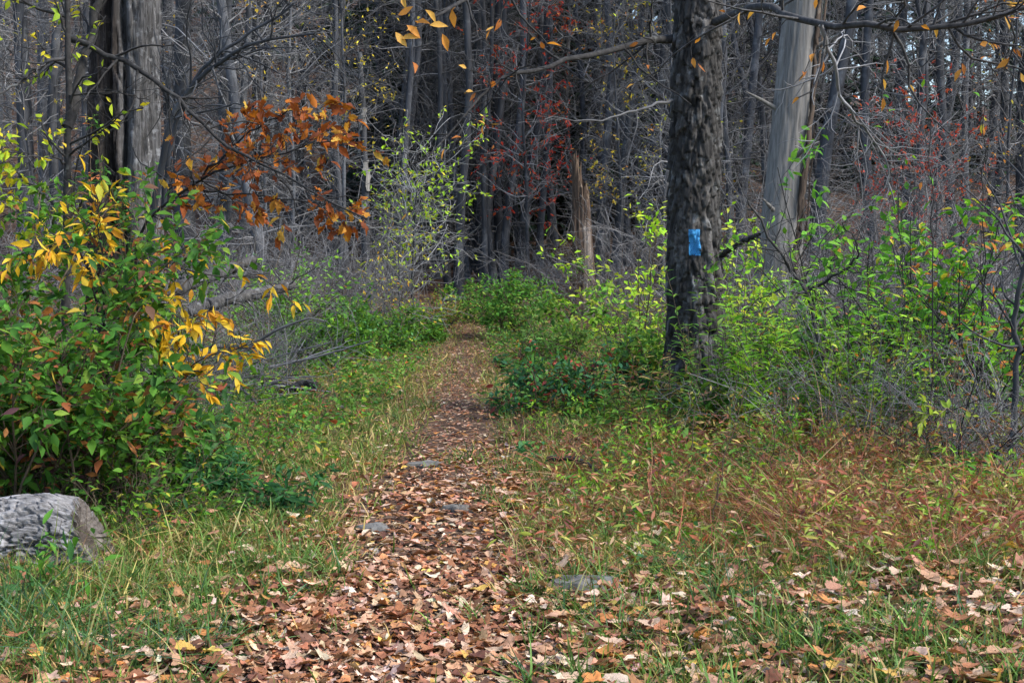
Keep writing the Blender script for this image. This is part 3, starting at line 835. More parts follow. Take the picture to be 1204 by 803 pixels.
for v_, pl in enumerate((WEED, [(3, (.07, .17, .03)), (3, (.12, .24, .04)), (1, (.24, .30, .06))], DEEP)):
    k = pal_ == v_; m_ = int(k.sum())
    col, _ = pick(pl, m_)
    Rq = frames(rng.normal(size=(m_, 3)) * np.array([1, 1, .5]), norm(rng.normal(0, .45, (m_, 3)) + np.array([0, 0, 1]))); sq = rng.uniform(.03, .085, m_) * (1, 1.2, .9)[v_]
    nr = p_[k][:, 1] < 9.5
    scatter_var(mb, (OV, LANCE, OV)[v_], p_[k][nr], Rq[nr], sq[nr], col[nr]); scatter_var(mb, SMALL, p_[k][~nr], Rq[~nr], sq[~nr] * 1.05, col[~nr])
blades(mb, cp_, rng.uniform(.1, .34, len(cp_)), .015, [(1, (.10, .12, .04)), (1, (.14, .08, .05))], (.1, .6), .3)
tag(mb.build("ground_cover", M_LEAF, None), "low mixed green weeds covering the ground beside the trail", "weeds", kind="stuff")

# ------------------------------------------------------------------ blazed tree
def trunk_surface(zs, nth, centre, radius, plate=(.045, .13), depth=.020, ridge=.012, seed=0, fiss=.30, lift=.010, furrow=None):
    """returns rings V (nz,nth,3) with bark plates, and a per-vertex tint"""
    r_ = np.random.default_rng(seed)
    th = np.arange(nth) * 2 * np.pi / nth
    Z, T = np.meshgrid(zs, th, indexing='ij')
    rad = radius(Z, T)
    c = centre(zs)
    rm = float(np.median(rad))
    S = T * rm
    circ = 2 * np.pi * rm
    w1 = fbm(np.stack([np.cos(T) * 3, np.sin(T) * 3, Z * 2.2], -1), seed + 1, 3) - .5
    w2 = fbm(np.stack([np.cos(T) * 3 + 7, np.sin(T) * 3, Z * 2.2], -1), seed + 5, 3) - .5
    Sx, Zx = S + w1 * .10, Z + w2 * .22
    ncell = int(circ / (plate[0] * 1.6) * (zs[-1] - zs[0]) / (plate[1] * 1.6)) + 8
    cs, cz = r_.uniform(0, circ, ncell), r_.uniform(zs[0] - .1, zs[-1] + .1, ncell)
    order = np.argsort(cz); cs, cz = cs[order], cz[order]
    ch = r_.uniform(-1, 1, ncell); ct = r_.normal(0, 1, ncell)
    H_ = np.zeros_like(Z); TI = np.zeros_like(Z); E = np.zeros_like(Z)
    for i in range(len(zs)):
        lo, hi = np.searchsorted(cz, [zs[i] - .55, zs[i] + .55])
        if hi - lo < 3: lo, hi = max(0, lo - 3), min(ncell, hi + 3)
        ds = np.abs(Sx[i][:, None] - cs[None, lo:hi]); ds = np.minimum(ds, np.abs(circ - ds)) / plate[0]
        dz = (Zx[i][:, None] - cz[None, lo:hi]) / plate[1]
        D = np.sqrt(ds ** 2 + dz ** 2)
        j = np.argpartition(D, 1, axis=1)[:, :2]
        dd = np.take_along_axis(D, j, 1); o = np.argsort(dd, 1)
        j = np.take_along_axis(j, o, 1); dd = np.take_along_axis(dd, o, 1)
        e = smooth(0, fiss, dd[:, 1] - dd[:, 0])
        jj = j[:, 0]
        H_[i] = ch[lo:hi][jj] * ridge + lift * np.clip(-np.take_along_axis(dz, j[:, :1], 1)[:, 0], -1, 1) * e - depth * (1 - e)
        TI[i] = ct[lo:hi][jj]; E[i] = e
    H_ += .006 * (fbm(np.stack([np.cos(T) * rm * 60, np.sin(T) * rm * 60, Z * 25], -1), seed + 9, 3) - .5)
    if furrow:
        fa, fz, dp, wd = furrow                       # furrows per metre around and along, depth, width
        q = np.stack([np.cos(T) * rm * fa, np.sin(T) * rm * fa, Z * fz], -1)
        q = q + .9 * np.stack([fbm(q * .7, seed + 50, 2), fbm(q * .7, seed + 60, 2), 0 * Z], -1)
        n1 = np.abs(fbm(q, seed + 70, 3) - .5); n2_ = np.abs(fbm(q * 1.9 + 5, seed + 80, 2) - .5)
        H_ = (.9 if lift > .01 else .35) * H_ + dp * smooth(0, wd, n1) + .45 * dp * smooth(0, wd * 1.3, n2_) - dp
    Rr = rad + H_
    V = np.stack([c[:, None, 0] + Rr * np.cos(T), c[:, None, 1] + Rr * np.sin(T), Z + 0 * T], -1)
    return V, TI, E, T, Z

def ring_faces(nz, nth):
    i, j = np.meshgrid(np.arange(nz - 1), np.arange(nth), indexing='ij')
    j2 = (j + 1) % nth
    return np.stack([i * nth + j, i * nth + j2, (i + 1) * nth + j2, (i + 1) * nth + j], -1).reshape(-1, 4)

BT = 13.4
b0 = gpt(819, BT)
blazed = empty("blazed_tree", b0)
def bt_centre(z):
    return np.stack([np.interp(z, [0, .6, 1.6, 4, 8, 16], [0, 0, -.035, -.005, .05, .2]) , 0 * z], -1)
def bt_radius(z, t):
    r = np.interp(z, [-.3, 0, .25, .7, 1.6, 4, 8, 16], [.48, .39, .31, .262, .236, .213, .18, .05])
    return r * (1 + .10 * smooth(.7, 0, z) * np.cos(4 * t + .6) + .02 * np.cos(2 * t + z))
zs = np.concatenate([np.arange(-.25, 4.3, .012), np.arange(4.3, 16, .15)])
NT = 144
V, TI, E, T, Z = trunk_surface(zs, NT, bt_centre, bt_radius, (.030, .10), .022, .013, 3, .16, .016, (13, 2.2, .028, .06))
sunlit_flake = smooth(.46, .58, fbm(np.stack([np.cos(T) * 1.6 + 3, np.sin(T) * 1.6, Z * .9], -1), 44, 4) + .10 * np.cos(T + .35))  # pale flaky bark, weighted to the right to paint in the sunlit side
tint = (np.clip(.85 + .28 * TI, .4, 1.7) * (1 + .6 * sunlit_flake * np.clip(.6 + .5 * TI, 0, 1.4)))[..., None] * np.array([1.0, .99, .985])
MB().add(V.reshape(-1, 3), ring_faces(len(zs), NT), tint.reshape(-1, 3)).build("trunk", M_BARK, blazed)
tag(blazed, "large rough-barked tree with a blue paint blaze right of the trail", "tree")
# blaze painted over the bark: a skin 3 mm proud of it
pz = P(812, 285, BT - .25)
zc = pz[2] - b0[2]
cen = bt_centre(zs); mid = -math.pi / 2 - .10
i0, i1 = np.searchsorted(zs, [zc - .127, zc + .127])
jt = np.nonzero(np.abs(T[0] - (mid % (2 * np.pi))) < .24)[0]
sub = V[i0:i1][:, jt]; dirv = np.stack([np.cos(T[i0:i1][:, jt]), np.sin(T[i0:i1][:, jt]), 0 * T[i0:i1][:, jt]], -1)
cxy = np.concatenate([cen[i0:i1], np.zeros((i1 - i0, 1))], 1)[:, None, :]
rs = np.linalg.norm((sub - cxy)[..., :2], axis=-1)
rb = np.pad(rs, 4, mode='edge'); rb = sum(rb[a_:a_ + rs.shape[0], b_:b_ + rs.shape[1]] for a_ in range(9) for b_ in range(9)) / 81
rn = np.maximum(rs + .003, rb + .004 + .35 * (rs - rb))                # thick paint bridges the finer cracks
sub = np.stack([cxy[..., 0] + rn * dirv[..., 0], cxy[..., 1] + rn * dirv[..., 1], sub[..., 2]], -1)
e_ = E[i0:i1][:, jt]; ny, nx = e_.shape
i, j = np.meshgrid(np.arange(ny - 1), np.arange(nx - 1), indexing='ij')
nsy = fbm(np.stack([i * .35, j * .5, 0. * i], -1), 90, 2)
edge = np.minimum(np.minimum(i, ny - 2 - i) / 2.0, np.minimum(j, nx - 2 - j) / 1.0)
ok = (nsy + .5 * np.clip(edge, 0, 1) > .24).ravel()
a = (i * nx + j).ravel()[ok]
mbz = MB().add(sub.reshape(-1, 3), np.stack([a, a + 1, a + nx + 1, a + nx], -1))
bl = mbz.build("paint_blaze", M_BLAZE, blazed)
bl["label"] = "weathered sky-blue painted rectangle"

def limb(parent, base, path, r0, r1, n2, n3, mat, twl=(.4, 1.0), twl3=(.15, .5), sides=8, up=.0, name="limb", k=18, t2=(.12, 1), wob=.2, light=1.0):
    """a bough through the given world points with side twigs; returns (object, all twig polylines local)"""
    pth = np.array(path) - np.asarray(base)
    s = np.linspace(0, len(pth) - 1, k)
    pl = np.stack([np.interp(s, np.arange(len(pth)), pth[:, i]) for i in range(3)], -1)
    for _ in range(2): pl[1:-1] = .5 * pl[1:-1] + .25 * (pl[:-2] + pl[2:])
    pl[1:-1] += rng.normal(0, .012, (k - 2, 3))
    r = r0 + (r1 - r0) * np.linspace(0, 1, k) ** .8
    mb = MB()
    tubes(mb, pl, r, sides, (light,) * 3)
    B2, R2 = grow(pl[None], r[None], n2, twl, (30, 75), 7, wob, up, t2, .55, .4, .012, .3)
    B3, R3 = grow(B2, R2, n3, twl3, (25, 70), 5, .25, up * .5, (.1, 1), .65, .5, .005, .3)
    tubes(mb, B2, np.maximum(R2, .0022), 4, (light,) * 3); tubes(mb, B3, np.maximum(R3, .0014), 3, (light,) * 3)
    return mb.build(name, mat, parent), pl, B2, B3

def hang_leaves(parent, B, n, Ts, kind, pal, mat, size, droop=.5, name="leaf", t=(.3, 1.0), flat=.5):
    if isinstance(B, (list, tuple)):
        for b_ in B: hang_leaves(parent, b_, n // len(B), Ts, kind, pal, mat, size, droop, name, t, flat)
        return
    i = rng.integers(0, len(B), n)
    pos, d, _ = at(B[i], rng.uniform(*t, n))
    ax = norm(d + rng.normal(0, .6, (n, 3)) + np.array([0, 0, -droop]))
    R_ = frames(ax, norm(rng.normal(0, flat, (n, 3)) + np.array([0, -.25, 1])))
    _, ci_ = pick(pal, n)
    for q in range(n):
        leaf_object(parent, kind, Ts, int(rng.integers(0, len(Ts))), pal[ci_[q]][1], mat, pos[q], R_[q], float(rng.uniform(*size)), name)

# its boughs
o, pl, B2, B3 = limb(blazed, b0, [P(792, 46, 13.4), P(770, 44, 13.2), P(738, 58, 12.9), P(680, 66, 12.4), P(630, 84, 12), P(590, 88, 11.7), P(560, 118, 11.4), P(500, 188, 11)], .042, .006, 16, 46, M_DARKTWIG, (.4, 1.1))
hang_leaves(o, [B2, B3], 16, BEECH, "beech", BEECHC, M_AUT, (.07, .11))
o, pl, B2, B3 = limb(blazed, b0, [P(790, 118, 13.3), P(765, 124, 13), P(735, 135, 12.8), P(690, 143, 12.5), P(640, 141, 12.3)], .016, .004, 10, 24, M_TWIG, (.3, .8))
o, pl, B2, B3 = limb(blazed, b0, [P(838, 28, 13.3), P(868, 14, 12.6), P(903, 4, 11.8), P(925, 20, 10.8), P(965, 28, 10.2), P(1040, 36, 9.8), P(1125, 34, 9.6), P(1200, 12, 9.5), P(1260, -4, 9.4)], .042, .012, 26, 80, M_DARKTWIG, (.4, 1.2), up=.01, light=2.0)
hang_leaves(o, [B2, B3], 70, BEECH, "beech", BEECHC, M_AUT, (.07, .115))
o, pl, B2, B3 = limb(blazed, b0, [P(965, 30, 10.2), P(982, 70, 10.4), P(985, 108, 10.6), P(1000, 135, 10.7), P(1030, 165, 10.9), P(1046, 200, 11), P(1052, 245, 11.1)], .017, .005, 18, 60, M_TWIG, (.3, .9), light=1.25, up=-.02)
o, pl, B2, B3 = limb(blazed, b0, [P(846, 300, 13.4), P(870, 285, 13), P(893, 276, 12.7)], .03, .018, 2, 4, M_DARKTWIG, (.2, .5), light=1.6)
o, pl, B2, B3 = limb(blazed, b0, [P(795, -60, 13.3), P(640, -40, 10.6), P(560, -10, 9.2), P(520, 18, 8.6), P(480, 40, 8.4)], .03, .004, 10, 20, M_DARKTWIG, (.3, .7), up=-.03)
hang_leaves(o, [B2[:, 3:], B3], 12, BEECH, "beech", BEECHC, M_AUT, (.08, .12))
q = np.array([P(478, 30, 8.4), P(500, 12, 8.4), P(468, 18, 8.4), P(505, 30, 8.4), P(490, 28, 8.4), P(465, 38, 8.4), P(520, 40, 8.5), P(472, 46, 8.4)]) - b0
for v_, p_ in enumerate(q):
    ax = norm(rng.normal(size=3) + np.array([1.2, 0, -.3]))
    leaf_object(o, "beech", BEECH, v_ % 3, BEECHC[v_ % 2][1], M_AUT, p_, frames(ax[None], norm(np.array([[.1, -.9, .5]])))[0], .11)
# crown above the picture
zu = np.linspace(0, 16, 60)
up_ax = np.stack([bt_centre(zu)[:, 0], bt_centre(zu)[:, 1], zu], -1)
mb = MB()
B1, R1 = grow(up_ax[None], np.interp(zu, [4, 16], [.2, .05])[None], 30, (2, 4.5), (40, 80), 8, .18, .08, (.42, 1), .35, .25, .05, .4)
B2, R2 = grow(B1, R1, 160, (.7, 1.8), (25, 70), 6, .22, .05, (.2, 1), .6, .4, .015)
B3, R3 = grow(B2, R2, 500, (.3, .8), (25, 70), 4, .3, .02, (.1, 1), .7, .5, .006)
for B, R_, s_ in ((B1, R1, 5), (B2, R2, 4), (B3, R3, 3)): tubes(mb, B, np.maximum(R_, .003), s_)
mb.build("crown", M_TWIG, blazed)

# ------------------------------------------------------------------ old hollow tree on the left
HT = 19.0
h0 = gpt(148, HT)
hol = empty("hollow_tree", h0)
zs2 = np.concatenate([np.arange(-.3, 5.4, .022), np.arange(5.4, 17, .25)])
def ht_c(z): return np.stack([np.interp(z, [0, 5, 17], [0, .04, .3]), 0 * z], -1)
def ht_r(z, t):
    r = np.interp(z, [-.3, 0, .6, 2, 5, 9, 17], [.66, .60, .50, .445, .43, .34, .05])
    d1 = np.angle(np.exp(1j * (t - (-math.pi / 2 - .22 + .10 * np.sin(z * 1.3))))); d2 = np.angle(np.exp(1j * (t - (-math.pi / 2 + .28 + .05 * np.sin(z * 2.1 + 1)))))
    d3 = np.angle(np.exp(1j * (t - (-math.pi / 2 - 1.0 + .06 * np.sin(z * 1.7 + 2)))))
    n = fbm(np.stack([np.cos(t) * 2, np.sin(t) * 2, z * .9], -1), 55, 3)
    g = .34 * np.exp(-(d1 / .13) ** 2) * smooth(.30, .55, n + .1) + .28 * np.exp(-(d2 / .09) ** 2) * smooth(.35, .55, n + .08) + .16 * np.exp(-(d3 / .12) ** 2) * smooth(.4, .6, n + .1)
    lob = .05 * np.cos(7 * t + .8 * np.sin(z)) + .03 * np.cos(13 * t + z * .7)
    return r * (1 + lob) - g
V, TI, E, T, Z = trunk_surface(zs2, 150, ht_c, ht_r, (.022, .34), .034, .012, 8, .45, .004, (9, 1.3, .05, .10))
dth = np.angle(np.exp(1j * (T + math.pi / 2)))
dead = smooth(.22, .0, dth + .10 * (fbm(np.stack([Z * 1.3, T, 0 * Z], -1), 31, 3) - .5))        # the barkless rotten side
tint = np.clip(1.25 + .3 * TI, .5, 2)[..., None] * np.array([1, 1, 1.0]) * (1 - dead[..., None]) + dead[..., None] * np.clip(.42 + .12 * TI, .2, .8)[..., None] * np.array([1.12, .92, .80])
MB().add(V.reshape(-1, 3), ring_faces(len(zs2), 150), tint.reshape(-1, 3)).build("trunk", M_HOLLOW, hol)
mb = MB(); zu = np.linspace(0, 17, 60); ax_ = np.stack([ht_c(zu)[:, 0], ht_c(zu)[:, 1], zu], -1)
B1, R1 = grow(ax_[None], np.interp(zu, [4, 17], [.3, .05])[None], 26, (2, 4), (40, 80), 8, .2, .05, (.38, 1), .3, .25, .06)
B2, R2 = grow(B1, R1, 110, (.6, 1.6), (25, 70), 6, .22, .05, (.2, 1), .6, .4, .015)
for B, R_, s_ in ((B1, R1, 5), (B2, R2, 4)): tubes(mb, B, np.maximum(R_, .004), s_)
mb.build("crown", M_TWIG, hol)
tag(hol, "massive old hollow tree with grey ridged bark and dark rotten side", "tree")

# ------------------------------------------------------------------ pale barkless snag
SN = 21.0
s0 = gpt(905, SN)
sng = empty("barkless_snag", s0)
zs3 = np.arange(-.3, 9.0, .035)
def sn_c(z): return np.stack([z * .092, z * .02], -1)
def sn_r(z, t):
    r = np.interp(z, [-.3, 0, .8, 2.5, 6, 9], [.46, .42, .34, .29, .27, .20])
    d1 = np.angle(np.exp(1j * (t + .62 + .08 * np.sin(z * 1.4))))
    return r * (1 + .03 * np.cos(3 * t + z * .5) + .012 * np.cos(17 * t + 1.2 * np.sin(z))) - .10 * np.exp(-(d1 / .20) ** 2)
V, TI, E, T, Z = trunk_surface(zs3, 96, sn_c, sn_r, (.05, .9), .006, .003, 14, .3, .001, (5, .35, .022, .035))
MB().add(V.reshape(-1, 3), ring_faces(len(zs3), 96), (np.clip(1 + .06 * TI, .8, 1.2)[..., None] * np.array([1, .98, .95])).reshape(-1, 3)).build("trunk", M_SNAG, sng)
for z_, a_, l_ in ((1.9, -2.2, .35), (2.7, -1.2, .22), (3.4, -2.8, .5), (4.3, -.4, .3)):
    c_ = sn_c(np.array([z_]))[0]; p_ = np.array([c_[0], c_[1], z_]); d_ = np.array([math.cos(a_), math.sin(a_), .45])
    tubes(st_ := MB(), np.stack([p_ + d_ * .2, p_ + d_ * .28, p_ + d_ * (.28 + l_ * .6), p_ + d_ * (.28 + l_)]), np.array([.05, .036, .024, .006]), 8, (.8, .78, .75)); st_.build("branch_stub", M_SNAG, sng)
mb = MB()                                              # strips of rotten bark down its right side
for q_ in range(22):
    a0 = -.62 + rng.normal(0, .22); z0 = rng.uniform(.1, 4.6); L_ = rng.uniform(.5, 1.6)
    zz = np.linspace(z0, z0 + L_, 7)
    rr = sn_r(zz, np.full(7, a0)) + .02 + rng.uniform(0, .05)
    w_ = rng.uniform(.012, .05) * np.sin(np.linspace(.3, 2.9, 7)) + .012
    c_ = sn_c(zz)
    tt = np.array([math.cos(a0), math.sin(a0)]); nn = np.array([-tt[1], tt[0]])
    jit_ = rng.normal(0, .02, 7)
    A = np.stack([c_[:, 0] + rr * tt[0] + (w_ + jit_) * nn[0], c_[:, 1] + rr * tt[1] + w_ * nn[1], zz], -1)
    Bq = np.stack([c_[:, 0] + rr * tt[0] - (w_ - jit_) * nn[0], c_[:, 1] + rr * tt[1] - w_ * nn[1], zz], -1)
    out_ = np.array([tt[0], tt[1], 0]) * .022
    VV = np.concatenate([A, Bq, A + out_, Bq + out_]); k = 7; F_ = []
    for i in range(k - 1):
        for x_, y_ in ((2 * k, 3 * k), (0, 2 * k), (3 * k, k)):
            F_.append([x_ + i, y_ + i, y_ + i + 1, x_ + i + 1])
    mb.add(VV, np.array(F_), np.clip(rng.normal(.75, .3), .3, 1.4) * np.array([1.0, .92, .85]))
mb.build("rotten_bark_strip", M_ROT, sng)
tag(sng, "pale grey barkless dead trunk leaning right with brown rotten strip", "snag")

# ------------------------------------------------------------------ broken stump by the trail's end
ST = 27.0
t0 = gpt(687, ST)
stp = empty("broken_stump", t0)
nz_, nt_ = 90, 54
th = np.arange(nt_) * 2 * np.pi / nt_
top = 2.65 + .40 * np.cos(th - 2.6) + .30 * (vnoise(np.stack([np.cos(th) * 5, np.sin(th) * 5, 0 * th], -1), 4) - .5) + .22 * (hash3(np.arange(nt_) // 2, np.arange(nt_) * 0, np.arange(nt_) * 0, 5) - .5)
top = np.maximum(top, .5)
u_ = np.linspace(0, 1, nz_)[:, None]
Z = -.2 + u_ * (top[None] + .2); T = np.broadcast_to(th, Z.shape)
R_ = np.interp(Z, [-.2, 0, .4, 1.2, 2.8], [.34, .29, .225, .195, .14]) * (1 + .12 * np.cos(3 * T + Z) + .14 * (fbm(np.stack([np.cos(T) * 5, np.sin(T) * 5, Z * 1.0], -1), 15, 4) - .5) * 2 - .12 * smooth(.06, 0, np.abs(fbm(np.stack([np.cos(T) * 4, np.sin(T) * 4, Z * .8], -1), 16, 3) - .5)))
hole = np.exp(-((np.angle(np.exp(1j * (T + 2.0))) / .5) ** 2) - ((Z - .75) / .40) ** 2)
R_ = R_ * (1 - .45 * hole)
strip = smooth(.55, .25, np.abs(np.angle(np.exp(1j * (T + 1.05 + .12 * np.sin(Z * 4)))))) * smooth(1.9, 1.5, Z)
V = np.stack([R_ * np.cos(T) - .03 * Z, R_ * np.sin(T), Z], -1)
tint = (1 - strip[..., None]) * np.array([1.12, .95, .84]) + strip[..., None] * np.array([3.0, 3.2, 3.4])
tint = tint * (.8 + .5 * fbm(np.stack([np.cos(T) * 6, np.sin(T) * 6, Z * 2.5], -1), 19, 3))[..., None]
MB().add(V.reshape(-1, 3), ring_faces(nz_, nt_), tint.reshape(-1, 3)).build("trunk", M_ROT, stp)
mb = MB()
for q_ in range(16):
    a0 = rng.uniform(0, 6.28); j_ = int(a0 / 6.283 * nt_) % nt_
    p_ = V[-1, j_] * np.array([.85, .85, 1])
    k_ = np.array([p_ - [0, 0, .3], p_, p_ + [rng.normal(0, .02), rng.normal(0, .02), rng.uniform(.05, .22)]])
    tubes(mb, k_, np.array([.035, .022, .003]), 5, (1.5, 1.3, 1.1))
mb.build("splinter", M_ROT, stp)
tag(stp, "broken rotting stump with a pale split strip, right of the trail's end", "stump")

# ------------------------------------------------------------------ white-patched birch snag
bd = empty("birch_snag", gpt(432, 29.5))
k = 14
t = wander((0, 0, -.2), (-.05, 0, 5.2), k, .03)
tubes(MB(), t, np.interp(np.linspace(0, 1, k), [0, .1, 1], [.15, .10, .05]), 9, (1, 1, 1.02)).build("trunk", M_FAR, bd)
mb = MB()
for q_ in range(9):
    z0 = rng.uniform(1.9, 3.9); n_ = 5
    zz = np.linspace(z0, z0 + rng.uniform(.15, .5), n_); c_ = np.stack([np.interp(zz, t[:, 2], t[:, 0]), np.interp(zz, t[:, 2], t[:, 1])], -1)
    a_ = -math.pi / 2 + rng.normal(0, .7); ww = rng.uniform(.35, .8)
    A = np.stack([c_[:, 0] + .105 * math.cos(a_ - ww), c_[:, 1] + .105 * math.sin(a_ - ww), zz], -1) + rng.normal(0, .012, (n_, 3))
    C_ = np.stack([c_[:, 0] + .12 * math.cos(a_), c_[:, 1] + .12 * math.sin(a_), zz], -1) + rng.normal(0, .012, (n_, 3))
    B_ = np.stack([c_[:, 0] + .105 * math.cos(a_ + ww), c_[:, 1] + .105 * math.sin(a_ + ww), zz], -1) + rng.normal(0, .012, (n_, 3))
    i = np.arange(n_ - 1)
    MB().add(np.concatenate([A, C_, B_]), np.concatenate([np.stack([i, n_ + i, n_ + i + 1, i + 1], -1), np.stack([n_ + i, 2 * n_ + i, 2 * n_ + i + 1, n_ + i + 1], -1)]), (1.25, 1.23, 1.18)).build("peeling_bark", M_SNAG, bd)
B1, R1 = grow(t[None], np.full((1, k), .05), 14, (.5, 1.5), (40, 85), 6, .25, .05, (.3, 1), .3, .3, .012)
B2, R2 = grow(B1, R1, 50, (.2, .7), (30, 75), 4, .3, .02, (.1, 1), .6, .5, .005)
mb = MB(); tubes(mb, B1, np.maximum(R1, .004), 4); tubes(mb, B2, np.maximum(R2, .003), 3); mb.build("crown", M_TWIG, bd)
tag(bd, "dead birch with patches of peeling white bark behind rust-leaved branch", "snag")

# ------------------------------------------------------------------ shrubs, saplings and herbs
def arcs(ns, H, spread, W, k=8, sag=.10, L=(.75, 1.15)):
    an = rng.uniform(0, 6.283, ns); tilt = spread * np.sqrt(rng.uniform(0, 1, ns))
    d = norm(np.stack([np.cos(an) * tilt, np.sin(an) * tilt, np.ones(ns)], -1))
    out = np.empty((ns, k, 3)); out[:, 0] = np.stack([rng.normal(0, .18 * W, ns), rng.normal(0, .18 * W, ns), np.full(ns, -.05)], -1)
    ln = H * rng.uniform(*L, ns); dr = d.copy()
    for s in range(1, k):
        dr = norm(dr + rng.normal(0, .07, (ns, 3)) + np.array([0, 0, -sag]) + .07 * d * np.array([1, 1, 0]))
        out[:, s] = out[:, s - 1] + dr * (ln / (k - 1))[:, None]
    return out

def leaves_on(root, base, B, n, Ts, kind, pal, mat, size, n_ind=0, droop=.25, flat=.45, t=(.15, 1.0), jit=.03, axr=.8):
    """n leaves on the polylines B; the n_ind that show largest become leaves of their own"""
    i = rng.integers(0, len(B), n)
    pos, d, _ = at(B[i], rng.uniform(*t, n))
    pos = pos + rng.normal(0, jit, (n, 3))
    ax = norm(d * .6 + rng.normal(0, axr, (n, 3)) * np.array([1, 1, .6]) + np.array([0, 0, -droop]))
    R_ = frames(ax, norm(rng.normal(0, flat, (n, 3)) + np.array([0, -.30, 1])))
    sz = rng.uniform(*size, n); col, ci_ = pick(pal, n)
    w = pos + base
    px, py = proj(w)
    okv = (px > 2) & (px < 1202) & (py > 2) & (py < 801)
    gz = height(w[:, 0], w[:, 1]) + .01
    pos[:, 2] = np.maximum(pos[:, 2], gz - base[2])
    keepm = np.ones(n, bool)
    if n_ind:
        sc = np.where(okv, sz / w[:, 1] ** 1.8 * (1 + .25 * rng.random(n)), 0)
        idx = np.argsort(-sc)[:n_ind]; idx = idx[sc[idx] > 0]
        keepm[idx] = False
        for q in idx:
            leaf_object(root, kind, Ts, int(rng.integers(0, len(Ts))), pal[ci_[q]][1], mat, pos[q], R_[q], float(sz[q]))
    if keepm.any() and n > n_ind:
        Ts = Ts if base[1] < 14.9 else SMALL
        o = scatter_var(MB(), Ts, pos[keepm], R_[keepm], sz[keepm], col[keepm]).build("foliage", mat, root)
        o["kind"] = "stuff"

def shrub(name, label, px, d, H, W, ns, n2, n3, nleaf, Ts, kind, pal, mat, size, n_ind=0, spread=.7, sag=.08, cat="shrub", group=None, stem=M_STEM, r0=.009, droop=.25, flat=.45, jit=.03, t=(.15, 1), L=(.6, 1.15)):
    base = gpt(px, d)
    root = empty(name, base)
    S = arcs(ns, H, spread, W, 8, sag, L)
    SR = np.full((ns, 1), r0) * np.linspace(1, .45, 8)
    mb = MB(); tubes(mb, S, SR, 5)
    BB = [S]
    if n2:
        B2, R2 = grow(S, SR, n2, (.25 * H, .5 * H), (25, 65), 8, .18, .03, (.2, 1), .6, .45, r0 * .6)
        tubes(mb, B2, np.maximum(R2, .0016), 4); BB.append(B2)
    if n3:
        B3, R3 = grow(B2, R2, n3, (.12 * H, .28 * H), (25, 70), 8, .2, .02, (.15, 1), .7, .5, .003)
        tubes(mb, B3, np.maximum(R3, .0013), 3); BB.append(B3)
    mb.build("stem", stem, root)
    BB = np.concatenate(BB[1:] if len(BB) > 1 else BB)
    leaves_on(root, base, BB, nleaf, Ts, kind, pal, mat, size, n_ind, droop, flat, t, jit)
    tag(root, label, cat, group)
    return root

# the big green shrub on the left, and its neighbours
shrub("leafy_shrub", "large dense green shrub with some reddened leaves above the grey log", 30, 8.0, 1.55, 1.2, 24, 130, 330, 4550, OV, "ovate", LEFTSHRUB, M_LEAF, (.04, .11), 300, .55, .06, L=(.4, 1.25))
shrub("leafy_shrub", "green shrub with purplish leaves just right of the largest left shrub", 105, 7.9, 1.0, .8, 16, 80, 200, 1500, OV, "ovate", LEFTSHRUB + [(2.5, (.11, .05, .055)), (1.5, (.30, .10, .04))], M_LEAF, (.035, .10), 160, .55, .06, L=(.4, 1.2))
shrub("leafy_shrub", "green shrub at the left edge of the picture reaching highest", -45, 8.6, 2.1, 1.1, 16, 90, 240, 2975, OV, "ovate", LEFTSHRUB, M_LEAF, (.06, .105), 160, .7, .06)
shrub("leafy_shrub", "low dark green shrub between large left shrub and yellow sapling", 168, 9.0, .75, .8, 14, 70, 170, 1100, OV, "ovate", [(4, (.035, .10, .03)), (3, (.06, .15, .03)), (1, (.14, .20, .04)), (.6, (.28, .08, .04))], M_LEAF, (.06, .10), 60, .9, .08)
shrub("leafy_shrub", "loose green shrub below the yellow leaves beside the dead wood", 250, 14.5, .6, 1.0, 14, 80, 200, 500, OV, "ovate", GREEN + [(2, (.20, .32, .04))], M_LEAF, (.06, .10), 40, .9, .06)
shrub("leafy_shrub", "light green shrub behind the fallen logs on the left", 335, 19.5, 1.6, 1.3, 14, 80, 200, 1500, OV, "ovate", [(4, (.12, .27, .04)), (3, (.19, .36, .04)), (2, (.06, .16, .03))], M_LEAF, (.06, .10), 0, .8, .05)
shrub("leafy_shrub", "mid green shrub left of the trail beyond the dark log", 375, 18.5, 1.0, 1.5, 16, 80, 200, 2625, OV, "ovate", GREEN, M_LEAF, (.055, .095), 0, .95, .07)
shrub("leafy_shrub", "green bush left of the trail, in front of the grey brush", 430, 21, .95, 1.7, 18, 90, 200, 2975, OV, "ovate", GREEN + [(2, (.08, .22, .07))], M_LEAF, (.055, .095), 0, .95, .07)
shrub("leafy_shrub", "low green bush touching the trail's far left side", 478, 23, .75, 1.4, 16, 70, 160, 2275, OV, "ovate", GREEN, M_LEAF, (.055, .095), 0, 1.0, .07)

shrub("leafy_shrub", "low green bush closing over the trail's far end", 552, 27.5, .75, 1.4, 16, 80, 180, 1100, OV, "ovate", GREEN, M_LEAF, (.05, .09), 0, .9, .07)
shrub("leafy_shrub", "small yellowing bush left of the trail's far end", 515, 26.5, .7, 1.2, 14, 60, 140, 800, OV, "ovate", [(3, (.10, .20, .03)), (2, (.24, .26, .05)), (2, (.26, .14, .05))], M_LEAF, (.05, .085), 0, .9, .07)

